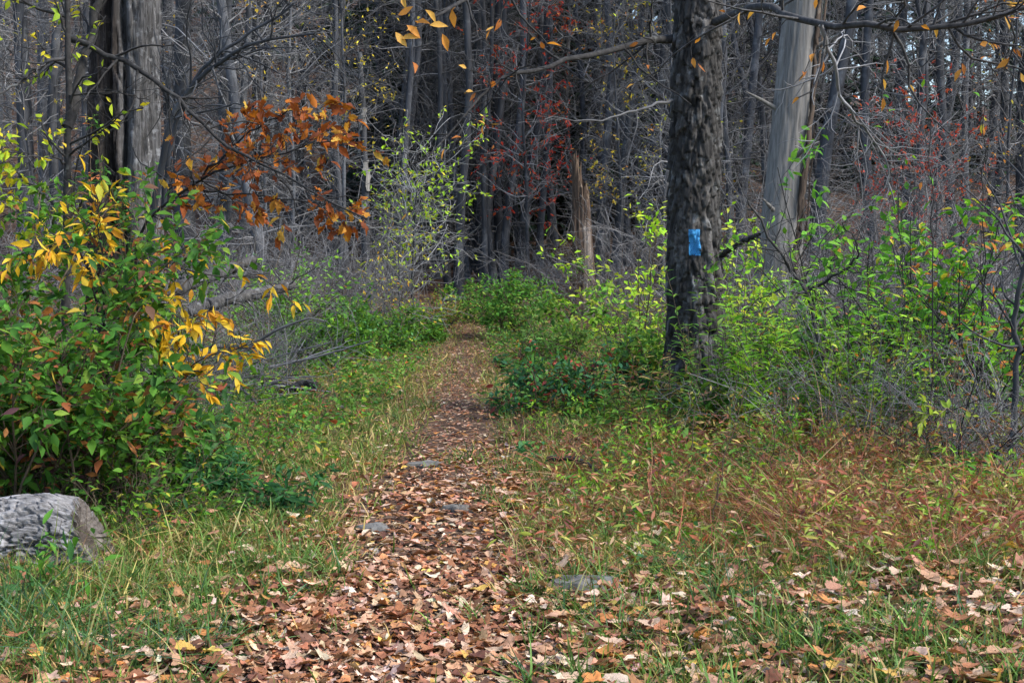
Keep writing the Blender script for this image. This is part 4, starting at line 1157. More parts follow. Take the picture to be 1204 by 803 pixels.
# yellow-leaved sapling
yb = gpt(128, 8.9)
ysap = empty("yellow_sapling", yb)
for path, n2, n3, nlf in (([yb, P(118, 420, 8.50), P(150, 330, 8.50), P(180, 300, 8.58), P(240, 330, 8.67), P(300, 322, 8.76), P(345, 345, 8.85)], 20, 26, 70),
                     ([yb, P(120, 420, 8.50), P(112, 330, 8.32), P(95, 290, 8.23), P(60, 285, 8.14), P(20, 300, 8.14)], 30, 44, 130),
                     ([yb, P(125, 400, 8.50), P(120, 310, 8.32), P(118, 270, 8.23), P(112, 235, 8.23)], 28, 40, 120),
                     ([yb, P(140, 470, 8.50), P(175, 435, 8.41), P(215, 440, 8.41), P(250, 415, 8.41), P(290, 405, 8.41)], 32, 44, 190),
                     ([yb, P(135, 440, 8.50), P(150, 385, 8.32), P(190, 365, 8.32), P(225, 380, 8.32)], 32, 44, 190)):
    o, pl, B2, B3 = limb(ysap, yb, path, .010, .003, n2, n3, M_DARKTWIG, (.12, .34), (.06, .18), 6, -.02, "stem", 16, (.45, 1))
    hang_leaves(o, [B2, B3], int(nlf * .62), [t_leaf(.36, .08, .25), t_leaf(.30, .10, .15), t_leaf(.40, .05, .35)], "hickory", YELLOW, M_AUT, (.065, .115), .55, flat=.7)
tag(ysap, "sapling with long golden-yellow leaves spreading over the left shrub", "sapling")

# slender dark sapling with lime-yellow leaves and the long arching bough
sb = gpt(72, 11.0)
ssap = empty("dark_sapling", sb)
o, pl, B2, B3 = limb(ssap, sb, [sb, P(76, 330, 11), P(80, 200, 11), P(80, 90, 11), P(79, -40, 11), P(76, -260, 11)], .040, .018, 26, 60, M_DARKTWIG, (.4, .9), name="trunk", t2=(.2, .8), light=1.1)
hang_leaves(o, [B2, B3], 240, OV, "ovate", YGREEN, M_AUT, (.055, .095), .6, flat=.6)
o, pl, B2, B3 = limb(ssap, sb, [P(79, 150, 11.0), P(90, 108, 11.1), P(97, 70, 11.3), P(108, 30, 11.4), P(122, -8, 11.5), P(140, -60, 11.6)], .045, .03, 4, 8, M_DARKTWIG, (.3, .8))
o, pl, B2, B3 = limb(ssap, sb, [P(82, 46, 11.2), P(120, 60, 11.2), P(170, 82, 11.1), P(190, 95, 11.1), P(215, 125, 11), P(245, 150, 10.9), P(275, 178, 10.8), P(310, 192, 10.6), P(360, 225, 10.4), P(432, 258, 10.2)], .026, .006, 26, 60, M_DARKTWIG, (.3, .8), up=.0, name="arching_bough")
hang_leaves(o, [B2[len(B2) // 2:]], 10, OAK, "oak", ORANGE, M_AUT, (.07, .11), .5)
o, pl, B2, B3 = limb(ssap, sb, [P(80, 112, 11), P(110, 112, 10.9), P(145, 108, 10.9), P(175, 118, 10.8)], .008, .003, 8, 16, M_DARKTWIG, (.2, .5))
o, pl, B2, B3 = limb(ssap, sb, [P(78, 66, 11), P(45, 78, 10.9), P(20, 95, 10.9), P(-10, 118, 10.8)], .014, .008, 8, 18, M_DARKTWIG, (.2, .6), light=2)
o, pl, B2, B3 = limb(ssap, sb, [P(80, 190, 11), P(50, 182, 10.7), P(20, 186, 10.4), P(-20, 182, 10.2)], .008, .003, 16, 26, M_DARKTWIG, (.15, .45), up=-.02)
hang_leaves(o, [B2, B3], 150, OV, "ovate", YGREEN, M_AUT, (.06, .10), .7, flat=.6)
o, pl, B2, B3 = limb(ssap, sb, [P(80, 250, 11), P(45, 245, 10.6), P(10, 252, 10.3), P(-20, 250, 10.2)], .008, .003, 14, 24, M_DARKTWIG, (.15, .45), up=-.02)
hang_leaves(o, [B2, B3], 150, OV, "ovate", YGREEN, M_AUT, (.06, .10), .7, flat=.6)
tag(ssap, "slender dark-stemmed sapling with lime-yellow leaves and long arching bough", "sapling")

# bent grey sapling that forks towards the top
fb = gpt(172, 15.5)
fsap = empty("forked_sapling", fb)
o, pl, B2, B3 = limb(fsap, fb, [fb, P(176, 300, 15.5), P(183, 230, 15.4), P(195, 160, 15.3), P(206, 125, 15.3), P(235, 88, 15.2), P(270, 62, 15), P(310, 48, 14.8), P(370, 40, 14.5)], .055, .012, 22, 60, M_FAR, (.5, 1.3), name="trunk", light=.75, t2=(.4, 1))
o, pl, B2, B3 = limb(fsap, fb, [P(190, 255, 15.5), P(196, 210, 15.5), P(204, 150, 15.4), P(220, 105, 15.4), P(250, 65, 15.3), P(300, 35, 15.2), P(345, 5, 15)], .035, .012, 18, 50, M_FAR, (.5, 1.2), light=.8)
o, pl, B2, B3 = limb(fsap, fb, [P(178, 245, 15.4), P(170, 255, 15.3), P(150, 268, 15.2)], .02, .01, 4, 8, M_DARKTWIG, (.3, .6))
tag(fsap, "bent grey sapling forking right behind the arching dark bough", "sapling")

# rust-leaved oak
ob = gpt(170, 12.5)
oak = empty("oak_sapling", ob)
for path, n2, n3, nlf, r0 in (([ob, P(155, 350, 12.3), P(160, 268, 12.0), P(195, 235, 11.6), P(240, 205, 11.3), P(300, 185, 11), P(360, 172, 10.8), P(420, 160, 10.7)], 34, 60, 210, .02),
                          ([P(200, 232, 11.6), P(240, 225, 11.4), P(290, 230, 11.2), P(350, 235, 11), P(400, 245, 10.9)], 26, 40, 130, .010),
                          ([P(240, 205, 11.3), P(280, 165, 11.1), P(320, 140, 11), P(345, 130, 10.9)], 18, 30, 90, .010)):
    o, pl, B2, B3 = limb(oak, ob, path, r0, .004, n2, n3, M_DARKTWIG, (.18, .42), (.08, .22), 6, -.01, "limb", 16, (.40 if r0 > .015 else .1, 1), .22)
    hang_leaves(o, [B2, B3], nlf, OAK, "oak", ORANGE, M_AUT, (.08, .13), .35, flat=.9)
tag(oak, "oak sapling with rust-brown and orange leaves on its low branches", "sapling")

# creeper on the hollow tree
vb = gpt(146, 18.25)
vine = empty("creeper_vine", vb)
S = np.stack([wander((rng.uniform(-.35, .2), 0, 0), (rng.uniform(-.45, .25), rng.uniform(-.02, .05), rng.uniform(1.3, 3.1)), 9, .12) for _ in range(9)])
B2, R2 = grow(S, np.full((9, 9), .004), 60, (.2, .5), (40, 90), 6, .3, .02, (.2, 1), .8, .5, .003)
mb = MB(); tubes(mb, S, np.full((9, 9), .005), 4); tubes(mb, B2, np.maximum(R2, .002), 3); mb.build("stem", M_STEM, vine)
leaves_on(vine, vb, B2, 1000, OV, "ovate", [(4, (.05, .13, .03)), (3, (.08, .18, .03)), (1.5, (.45, .16, .05)), (1, (.5, .40, .05))], M_LEAF, (.07, .12), 0, .4)
tag(vine, "leafy creeper climbing the dark side of the hollow tree", "vine")

# ------------------------------------------------------------------ right of the trail
shrub("leafy_shrub", "bright green bush right of the trail's far end", 612, 24.5, 1.35, 1.2, 18, 100, 220, 3325, OV, "ovate", [(4, (.07, .20, .03)), (3, (.11, .27, .04)), (1, (.24, .34, .05))], M_LEAF, (.055, .095), 0, .65, .05)
shrub("leafy_shrub", "low green bush at the trail's right edge before the stump", 640, 19.5, .85, 1.3, 16, 80, 180, 2625, OV, "ovate", [(4, (.06, .15, .03)), (3, (.11, .22, .05)), (2, (.20, .26, .06))], M_LEAF, (.04, .075), 0, .9, .07)
shrub("blackberry_bush", "blue-green bramble with reddening leaves left of the blazed tree", 690, 13.6, .80, 1.3, 20, 90, 180, 2275, OV, "ovate", [(4, (.04, .13, .06)), (3, (.06, .17, .05)), (2, (.09, .22, .04)), (1.2, (.34, .07, .05))], M_LEAF, (.05, .09), 120, 1.0, .12)
shrub("blackberry_bush", "bramble with maroon and pink-red leaves nearest the trail's right side", 660, 14.6, .50, .8, 14, 50, 90, 910, OV, "ovate", [(3, (.30, .06, .05)), (2, (.20, .05, .05)), (2, (.05, .14, .05)), (1, (.42, .13, .08))], M_LEAF, (.055, .10), 60, 1.0, .14)
shrub("leafy_shrub", "yellow-green shrub against the left side of the blazed trunk", 752, 14.2, 1.15, 1.0, 16, 80, 170, 1925, OV, "ovate", [(4, (.12, .26, .03)), (3, (.24, .36, .05)), (2, (.07, .17, .03))], M_LEAF, (.06, .10), 60, .7, .06)
shrub("leafy_shrub", "thin shrub with yellow leaf sprays behind the blazed tree", 742, 18, 2.0, .9, 10, 60, 130, 620, OV, "ovate", [(4, (.30, .54, .03)), (3, (.48, .56, .06)), (1, (.14, .30, .04))], M_LEAF, (.07, .12), 40, .5, .05)
shrub("leafy_shrub", "pale yellow-green shrub just right behind the blazed trunk", 872, 15.5, 1.75, .9, 12, 60, 120, 800, OV, "ovate", [(4, (.28, .54, .03)), (3, (.48, .56, .06)), (2, (.10, .24, .03))], M_LEAF, (.07, .11), 70, .5, .05)
shrub("leafy_shrub", "green shrub filling the gap right of the blazed trunk", 925, 15.8, 1.05, 1.4, 18, 90, 200, 900, OV, "ovate", [(4, (.08, .20, .03)), (3, (.14, .30, .04)), (2, (.05, .13, .03))], M_LEAF, (.06, .10), 40, .85, .06)
shrub("leafy_shrub", "tall mixed green and russet shrub at the right, nearest the bent sapling", 1085, 12.2, 1.7, 1.3, 18, 90, 220, 900, OV, "ovate", RIGHTSHRUB, M_LEAF, (.065, .115), 240, .6, .05, stem=M_DARKTWIG)
shrub("leafy_shrub", "airy green shrub with a few russet leaves at the right edge", 1165, 11.2, 1.6, 1.2, 16, 90, 220, 750, OV, "ovate", RIGHTSHRUB, M_LEAF, (.065, .115), 240, .6, .05, stem=M_DARKTWIG)
shrub("leafy_shrub", "low dark green shrub under the right-hand saplings", 1110, 13.5, 1.15, 1.5, 18, 90, 200, 2275, OV, "ovate", [(4, (.035, .11, .03)), (3, (.06, .15, .03)), (1, (.30, .10, .05))], M_LEAF, (.05, .09), 60, .8, .06)
shrub("leafy_shrub", "dark green shrub low behind the tall goldenrod", 985, 14.5, 1.05, 1.3, 16, 80, 180, 1925, OV, "ovate", [(4, (.04, .12, .03)), (3, (.08, .19, .03)), (1, (.30, .12, .05)), (1, (.22, .30, .04))], M_LEAF, (.05, .09), 40, .85, .06)
shrub("leafy_shrub", "upright shrub with large fresh green leaves above the bent sapling", 1010, 12.6, 2.15, .7, 9, 44, 80, 380, OV, "ovate", [(4, (.10, .26, .03)), (3, (.16, .36, .04)), (1, (.05, .16, .04))], M_LEAF, (.08, .13), 120, .35, .04, stem=M_DARKTWIG)
shrub("bare_shrub", "dark leafless twiggy shrub in front of the right-hand shrubs", 1130, 9.6, 1.0, 1.1, 14, 70, 160, 60, OV, "ovate", [(2, (.30, .36, .05)), (2, (.34, .14, .05))], M_LEAF, (.04, .07), 20, .9, .08, stem=M_DARKTWIG, r0=.006)
shrub("bare_shrub", "thin brown leafless stems standing among the rusty grass", 1040, 9.6, .95, .9, 12, 50, 110, 40, OV, "ovate", [(2, (.30, .36, .05)), (2, (.34, .14, .05))], M_LEAF, (.03, .06), 10, .6, .05, stem=M_STEM, r0=.004)

# goldenrod: upright leafy stalks
def goldenrod(label, px, d, H, ns, per, pal, W=.35, n_ind=120, spread=.22, size=(.06, .175)):
    base = gpt(px, d); root = empty("goldenrod_plant", base)
    S = arcs(ns, H, spread, W, 10, .0, (.5, 1.15))
    tubes(mb := MB(), S, .0045 * np.linspace(1, .4, 10)[None] * np.ones((ns, 1)), 4); mb.build("stem", M_STEM, root)
    n = ns * per; i = np.repeat(np.arange(ns), per); t = np.tile(np.linspace(.08, 1, per), ns) + rng.normal(0, .02, n)
    pos, dr, _ = at(S[i], t)
    az = np.tile(np.arange(per) * 2.4, ns) + rng.uniform(0, 6.28, ns)[i]
    ax = norm(np.stack([np.cos(az), np.sin(az), rng.uniform(.1, .8, n)], -1))
    R_ = frames(ax, norm(np.array([0, 0, 1.]) + rng.normal(0, .25, (n, 3))))
    sz = rng.uniform(*size, n) * (1.15 - .55 * np.clip(t, 0, 1)); col, ci_ = pick(pal, n)
    idx = np.argsort(-(sz / (pos[:, 1] + d) ** 2))[:n_ind]; keepm = np.ones(n, bool); keepm[idx] = False
    for q in idx: leaf_object(root, "lance", LANCE, int(rng.integers(0, 3)), pal[ci_[q]][1], M_LEAF, pos[q], R_[q], float(sz[q]))
    if keepm.any():
        scatter_var(MB(), LANCE, pos[keepm], R_[keepm], sz[keepm], col[keepm]).build("foliage", M_LEAF, root)["kind"] = "stuff"
    tag(root, label, "plant", "goldenrod stalks around the blazed tree")
goldenrod("tall bright green goldenrod clump right of the bent dark sapling", 1012, 10.7, 1.6, 13, 52, BRIGHT, .32, 150)
goldenrod("bright green goldenrod clump between blazed tree and bent sapling", 905, 10.8, 1.35, 13, 44, BRIGHT, .6, 150)
goldenrod("pale green goldenrod spire in front of the blazed trunk", 838, 11.2, 1.4, 11, 46, [(4, (.13, .28, .05)), (3, (.20, .34, .06)), (2, (.08, .20, .04))], .22, 100)
goldenrod("green goldenrod at the right foot of the blazed tree", 868, 11.2, 1.0, 10, 38, BRIGHT, .5, 100)
goldenrod("dull green goldenrod at the left foot of the blazed tree", 795, 12.6, .85, 12, 30, [(4, (.07, .17, .03)), (3, (.13, .24, .05)), (2, (.24, .20, .06))], .6, 80)
goldenrod("bright green goldenrod standing below the bent sapling's elbow", 960, 10.9, 1.15, 14, 40, BRIGHT, .5, 100)
goldenrod("small goldenrod nearer the trail, left of the blazed tree", 735, 12.6, .55, 10, 26, [(4, (.09, .21, .04)), (2, (.18, .26, .05))], .6, 50)
goldenrod("goldenrod half hidden under the tall right-hand shrub", 1075, 10.9, .9, 12, 36, BRIGHT, .7, 60)
goldenrod("spindly brownish goldenrod beside the trail's right edge", 770, 11.2, .7, 12, 26, [(3, (.22, .14, .06)), (3, (.12, .20, .05)), (2, (.30, .22, .09))], .7, 50, .35)

# bent dark sapling and other stems on the right
nb = gpt(1018, 12.0)
bent = empty("bent_sapling", nb)
o, pl, B2, B3 = limb(bent, nb, [nb, P(1000, 490, 12), P(985, 452, 12), P(967, 436, 12), P(964, 405, 12), P(958, 370, 12), P(950, 342, 12), P(930, 315, 12), P(905, 278, 11.9), P(880, 240, 11.8)], .036, .008, 14, 34, M_DARKTWIG, (.3, .8), name="trunk", light=1.6, t2=(.4, 1))
o, pl, B2, B3 = limb(bent, nb, [P(950, 342, 12), P(975, 330, 11.8), P(1000, 312, 11.6), P(1013, 300, 11.5), P(1000, 275, 11.4), P(990, 262, 11.3)], .015, .005, 10, 22, M_DARKTWIG, (.2, .6), light=1.6)
o, pl, B2, B3 = limb(bent, nb, [P(950, 345, 12), P(920, 352, 11.9), P(890, 368, 11.7), P(868, 385, 11.6)], .014, .006, 8, 16, M_DARKTWIG, (.2, .6), light=1.6)
hang_leaves(o, [B3], 12, OV, "ovate", YGREEN, M_AUT, (.05, .09), .5)
o, pl, B2, B3 = limb(bent, nb, [P(964, 432, 12), P(945, 425, 11.9), P(930, 408, 11.8)], .012, .005, 4, 8, M_DARKTWIG, (.15, .4))
tag(bent, "dark crooked sapling bent like an elbow right of the blazed tree", "sapling")
eb = gpt(1192, 9.8)
edge_ = empty("grey_sapling", eb)
o, pl, B2, B3 = limb(edge_, eb, [eb, P(1194, 480, 9.8), P(1196, 410, 9.8), P(1192, 370, 9.8), P(1200, 330, 9.7), P(1216, 250, 9.6), P(1230, 60, 9.5)], .026, .014, 16, 40, M_FAR, (.3, .9), name="trunk", t2=(.3, 1), light=.9)
tag(edge_, "thin grey sapling stem standing at the right edge of the picture", "sapling")
for j_, (px, d, H_, w_) in enumerate(((1095, 10.4, 2.6, "nearest the right-hand shrubs' middle"), (1065, 11, 2.3, "between the goldenrod and right-hand shrubs"), (1150, 11.2, 2.9, "just left of the grey edge sapling"))):
    b_ = gpt(px, d); r_ = empty("thin_stem", b_)
    t_ = b_ + np.array([rng.normal(0, .15), 0, H_])
    o, pl, B2, B3 = limb(r_, b_, [b_, b_ * .5 + t_ * .5 + np.array([.05, 0, 0]), t_], .007, .003, 16, 40, M_DARKTWIG, (.25, .7), name="stem", t2=(.25, 1))
    hang_leaves(o, [B2, B3], 20, OV, "ovate", RIGHTSHRUB, M_LEAF, (.05, .09), .4)
    tag(r_, f"whip-thin dark stem with few leaves {w_}", "sapling")
for px, d, H_, lab in ((836, 7.6, .75, "dark dry weed stalk standing in the grass right of the flat stone"), (1062, 9.0, .8, "dark dry weed stalk in the rusty grass below the goldenrod"), (812, 9.4, .9, "dry reddish weed stalk in front of the blazed tree"),
                       (1128, 8.6, .8, "dry forked weed stalk on the rusty bank near the right edge"), (905, 8.8, .6, "short dry weed stalk midway along the rusty bank")):
    b_ = gpt(px, d); r_ = empty("dry_stalk", b_); t_ = b_ + np.array([rng.normal(0, .08), rng.normal(0, .1), H_])
    o, pl, B2, B3 = limb(r_, b_, [b_, b_ * .5 + t_ * .5 + np.array([rng.normal(0, .03), 0, 0]), t_], .0045, .002, 9, 16, M_STEM, (.12, .3), (.05, .15), 5, .02, "stem", 12, (.25, 1))
    hang_leaves(o, [B2, B3], 16, LANCE, "lance", [(2, (.24, .12, .06)), (1, (.30, .26, .07)), (1, (.16, .24, .05))], M_LEAF, (.03, .06), .3)
    tag(r_, lab, "plant")
pb = gpt(1165, 9.2)
pale = empty("pale_green_shoot", pb)
o, pl, B2, B3 = limb(pale, pb, [pb, P(1165, 530, 9.2), P(1148, 505, 9.1), P(1125, 485, 9.1), P(1100, 484, 9.0), P(1075, 490, 9.0)], .006, .002, 8, 12, M_STEM, (.08, .2), (.04, .1), name="stem", t2=(.5, 1), light=2.2)
hang_leaves(o, [B2, pl[None, 9:]], 44, OV, "ovate", [(3, (.34, .42, .06)), (2, (.26, .38, .05))], M_LEAF, (.04, .075), .1)
tag(pale, "pale yellow-green leafy shoot arching low among the right-hand twigs", "plant")

# low dark green herb left of the trail
for px, d, H_, W_, nl_, lab in ((255, 8.6, .36, .75, 900, "dark green low herb clump left of the trail, nearest the log"), (320, 8.3, .28, .55, 520, "dark green low herb clump touching the trail's left edge"), (185, 8.2, .45, .6, 300, "leafy green herb standing behind the end of the grey log")):
    shrub("low_herb", lab, px, d, H_, W_, 26, 40, 0, nl_, LANCE, "lance", [(5, (.022, .085, .028)), (3, (.035, .12, .035)), (1, (.06, .16, .03))], M_LEAF, (.06, .115), 140, 1.0, .10, "plant", r0=.003)
shrub("low_herb", "thin green shoots rising in front of the grey log", 55, 5.9, .45, .4, 9, 0, 0, 70, [t_leaf(.30, .05, .15), t_leaf(.34, .08, .3)], "shoot", [(3, (.09, .24, .03)), (2, (.05, .15, .04))], M_LEAF, (.06, .10), 70, .35, .02, "plant", r0=.0022, droop=0)
shrub("low_herb", "single blue-green sprig on the trail's right verge beside stone", 775, 6.75, .22, .15, 4, 0, 0, 14, OV, "ovate", [(1, (.05, .15, .06))], M_LEAF, (.04, .07), 14, .5, .04, "plant", r0=.0025)
shrub("low_herb", "small broad-leaved green plant at the trail's right edge", 642, 10.3, .28, .3, 7, 8, 0, 40, OV, "ovate", [(2, (.05, .17, .06)), (1, (.10, .24, .05))], M_LEAF, (.06, .095), 40, .7, .06, "plant", r0=.003)

for px, d, H_, W_, nl_, sz_, lab in ((150, 7.6, .55, .5, 420, (.03, .065), "small-leaved weed clump right behind the grey log"), (215, 9.6, .55, .8, 700, (.03, .06), "small-leaved weed clump below the yellow leaves"), (262, 10.6, .32, .7, 420, (.03, .06), "small-leaved green weeds in front of the dead wood"),
                                (335, 11.6, .3, .7, 380, (.03, .06), "small-leaved green weeds right of the dead wood"), (120, 7.3, .4, .4, 260, (.03, .06), "small-leaved weeds hanging over the grey log"), (230, 8.0, .3, .6, 340, (.025, .05), "fine-leaved weeds between log and low dark herbs")):
    shrub("weed_clump", lab, px, d, H_, W_, 18, 60, 120, nl_, OV + LANCE, "weed", GREEN + [(1, (.30, .30, .04)), (.6, (.30, .08, .04))], M_LEAF, sz_, 40, .8, .08, "plant", r0=.003)
for px, d, H_, W_, nl_, lab in ((1110, 7.2, .32, .4, 190, "fresh green weed on the bank above the bottom right corner"), (1180, 8.0, .4, .4, 220, "green weed on the rusty bank at the right edge"), (985, 7.6, .26, .4, 160, "low green weed midway on the rusty bank"), (1060, 6.4, .24, .35, 150, "low green weed nearest the bottom right corner"),
                            (870, 8.4, .3, .4, 160, "green weed in the rusty grass below the blazed tree"), (700, 9.0, .3, .45, 200, "grey-green weed on the verge right of the black stick"), (650, 12.0, .35, .5, 260, "blue-green weed beside the trail below the brambles"), (760, 10.3, .5, .6, 320, "green weed in front of the blazed tree's left side"), (930, 9.9, .5, .7, 360, "bright weed fringe below the goldenrod")):
    shrub("green_weed", lab, px, d, H_, W_, 12, 24, 0, nl_, LANCE, "lance", [(4, (.13, .30, .03)), (3, (.20, .38, .03)), (1, (.30, .24, .06))], M_LEAF, (.035, .075), 50, .6, .06, "plant", r0=.0028)

for px, d, H_, lab in ((300, 10.2, .42, "straggly reddish weed between low herbs and dead sticks"), (365, 13.0, .38, "straggly tan weed left of the trail near pale stone"), (620, 11.5, .38, "straggly tan weed at the trail's right edge"), (690, 10.6, .42, "straggly reddish weed behind the black stick"), (745, 9.2, .45, "straggly reddish weed right of the black stick"),
                       (830, 9.6, .5, "straggly rusty weed before the blazed tree"), (950, 8.8, .45, "straggly rusty weed in the middle of the bank"), (1030, 8.0, .4, "straggly rusty weed low on the bank"), (1110, 9.2, .55, "straggly rusty weed below the pale shoot"), (1165, 7.4, .4, "straggly rusty weed near the right edge")):
    shrub("dry_weed", lab, px, d, H_, .35, 14, 30, 40, 150, LANCE, "lance", [(3, (.26, .10, .055)), (2, (.34, .22, .11)), (2, (.16, .24, .05)), (1, (.15, .05, .04))], M_LEAF, (.025, .06), 30, .8, .08, "plant", r0=.0025)

# ------------------------------------------------------------------ individual grass tufts
def tuft(label, px, d, n, H, pal, W=.09, wid=.035, tilt=.45):
    b_ = gpt(px, d); r_ = empty("grass_tuft", b_)
    p_ = np.stack([rng.normal(0, W, n), rng.normal(0, W, n), 0 * rng.normal(0, 1, n)], -1)
    p_[:, 2] = height(p_[:, 0] + b_[0], p_[:, 1] + b_[1]) - b_[2]
    blades(MBt := MB(), p_, rng.uniform(.55, 1.1, n) * H, wid, pal, (.4, 1.4), tilt, .15, [t_blade(wid, b, 7) for b in np.linspace(.35, 1.5, 4)])
    MBt.build("blade", M_GRASS, r_)
    tag(r_, label, "grass tuft", "grass tufts in the foreground")
BLUEG = [(4, (.07, .15, .05)), (3, (.10, .20, .05)), (2, (.05, .11, .06)), (1, (.34, .30, .12))]
for a_ in ((("long-bladed grass tuft at the bottom left corner"), 60, 5.25, 130, .42, BLUEG, .16, .02), ("long-bladed grass tuft in front of the grey log", 20, 5.6, 90, .42, BLUEG, .12, .02),
           ("grass tuft between the bottom left corner and the trail", 150, 5.25, 80, .30, BLUEG, .12, .024), ("green grass tuft lying flat beside the trail's left edge", 235, 5.5, 80, .26, BLUEG, .10, .03),
           ("upright grass tuft right of the flat stone", 862, 6.0, 90, .36, BLUEG, .08, .022), ("small grass tuft below the flat stone", 728, 5.7, 60, .22, BLUEG, .08, .03),
           ("grass tuft on the right verge at the bottom edge", 905, 5.3, 80, .26, BLUEG, .12, .026), ("grass tuft near the bottom right corner", 1085, 5.4, 80, .26, BLUEG, .12, .028),
           ("green grass tuft growing over the dark hollow by the stone", 800, 6.7, 70, .26, BLUEG, .12, .026), ("grass tuft behind the grey log's broken end", 160, 6.9, 60, .34, GRASSP, .12, .024),
           ("grass tuft hiding the foot of the grey log", 75, 6.2, 110, .36, GRASSP, .14, .02), ("straw-tipped grass tuft before the log's broken end", 125, 6.2, 80, .34, TANGRASS + GRASSP, .10, .02),
           ("grass tuft at the trail's right side beside thin stick", 600, 9.9, 50, .25, [(1, (.08, .20, .05))], .08, .03)):
    tuft(*a_)

# ------------------------------------------------------------------ the grey log
lg = gpt(0, 6.75)
lgo = empty("bark_log", lg)
nzl, ntl = 260, 220
u_ = np.linspace(0, 1, nzl)
r_l = .20
def lrad(Z, T): return r_l * (1 + .05 * np.cos(2 * T + 1.0) + .03 * np.cos(3 * T + Z * 2)) - .05 * smooth(.10, .0, Z) * (0.5 + .5 * np.cos(T * 3))
zl = np.linspace(0, 1.25, nzl)
V, TI, E, T, Z = trunk_surface(zl, ntl, lambda z: np.stack([.012 * np.sin(z * 9), .015 * np.sin(z * 7 + 1)], -1), lrad, (.014, .060), .034, .008, 23, .55, .004, (24, 5.0, .050, .05))
# lay it down: trunk z runs to the left, its end cut on a slant
loc = np.stack([-(V[..., 2]) + .44 - .11 * (V[..., 1] / r_l) * smooth(.9, 0, V[..., 2]), V[..., 0] - V[..., 2] * .12, V[..., 1] + r_l * .34 + .02 * V[..., 2]], -1)
mb = MB().add(loc.reshape(-1, 3), ring_faces(nzl, ntl)[:, ::-1], np.clip(1 + .12 * TI, .6, 1.5).reshape(-1, 1) * np.array([[1, .99, 1.01]]))
mb.build("bark", M_LOG, lgo)
endr = loc[0]; cc = endr.mean(0); inn = cc + (endr - cc) * .88
n_ = ntl; i = np.arange(n_); i2 = (i + 1) % n_
ring2 = cc + (endr - cc) * .45 + np.array([-.04, 0, 0]) + .03 * (fbm(np.stack([np.cos(i * .042) * 4, np.sin(i * .042) * 4, 0. * i], -1), 3, 3) - .5)[:, None]
VV = np.concatenate([endr, inn + np.array([-.012, 0, 0]), ring2, [cc + np.array([-.07, 0, 0])]])
mb = MB()
mb.add(VV, np.concatenate([np.stack([i, i2, n_ + i2, n_ + i], -1), np.stack([n_ + i, n_ + i2, 2 * n_ + i2, 2 * n_ + i], -1)]), (.55, .48, .42))
mb.add(VV, np.stack([2 * n_ + i, 2 * n_ + i2, np.full(n_, 3 * n_)], -1), (.35, .28, .23))
mb.build("cut_end", M_LOG, lgo)
tag(lgo, "weathered grey log with furrowed bark and slanting broken end", "log")

# ------------------------------------------------------------------ fallen logs, sticks
def log_thing(name, label, path, r0, r1, mat, light=1.0, k=22, sides=12, n2=0, cat="log", lump=.10):
    b_ = np.array(path[0]); r_ = empty(name, b_)
    s = np.linspace(0, len(path) - 1, k); pth = np.array(path) - b_
    pl = np.stack([np.interp(s, np.arange(len(pth)), pth[:, q]) for q in range(3)], -1)
    pl[1:-1] += rng.normal(0, r0 * .12, (k - 2, 3))
    rr = np.linspace(r0, r1, k) * (1 + lump * rng.normal(0, 1, k)); rr[0] *= .75; rr[-1] *= .7
    mb = MB(); tubes(mb, pl, rr, sides, (light, light, light))
    j = np.arange(sides)
    VV = np.concatenate([mb.V[0][:sides], [pl[0]], mb.V[0][-sides:], [pl[-1]]])
    mb.add(VV, np.concatenate([np.stack([(j + 1) % sides, j, np.full(sides, sides)], -1), np.stack([sides + 1 + j, sides + 1 + (j + 1) % sides, np.full(sides, 2 * sides + 1)], -1)]), (light * 1.3, light * 1.15, light))
    if n2:
        B2, R2 = grow(pl[None], rr[None], n2, (.3, .9), (35, 80), 6, .2, .03, (.1, 1), .35, .35, .012)
        tubes(mb, B2, np.maximum(R2, .0025), 4, (light,) * 3)
    mb.build("trunk" if r0 > .03 else "wood", mat, r_)
    tag(r_, label, cat, "sticks of the brush heap" if "heap" in label else None)
def on_ground(px, d, up): 
    g_ = gpt(px, d); return g_ + np.array([0, 0, up])
log_thing("fallen_log", "upper grey fallen log propped behind the yellow leaves", [P(170, 352, 17.0), P(215, 338, 17.4), P(270, 316, 18.2), P(300, 304, 18.8)], .085, .06, M_BARK, 1.5, 40, 20, n2=14, lump=.14)
log_thing("fallen_log", "lower mossy grey fallen log behind the yellow leaves", [P(222, 366, 16.0), P(265, 352, 16.4), P(310, 344, 17), P(345, 334, 17.4)], .08, .06, M_BARK, 1.8, 40, 20, n2=14, lump=.14)
log_thing("fallen_log", "short dark rotten log lying left of the trail", [on_ground(312, 15.2, .04), P(340, 459, 15.0), P(372, 452, 14.8)], .055, .075, M_BARK, .45, lump=.2)
log_thing("dead_branch", "bare grey dead branch sticking out right of the fallen logs", [on_ground(262, 13.2, .0), P(290, 410, 13.2), P(325, 388, 13.1), P(362, 374, 13), P(385, 378, 13)], .018, .006, M_TWIG, .9, n2=9, cat="branch")
log_thing("dead_branch", "straight dead branch lying level under the yellow leaves", [P(190, 412, 12.2), P(235, 408, 12.4), P(300, 409, 12.6)], .016, .012, M_FAR, .7, n2=8, cat="branch")
log_thing("dead_branch", "pale dead stick slanting down towards the short dark log", [P(268, 450, 13.6), P(290, 462, 13.4), P(303, 476, 13.2)], .014, .010, M_FAR, 1.1, n2=4, cat="branch")
log_thing("dead_branch", "thin pale branch pointing at the trail above the dark log", [P(362, 420, 15.0), P(385, 412, 15), P(404, 406, 15)], .010, .005, M_TWIG, 1.4, n2=5, cat="branch")
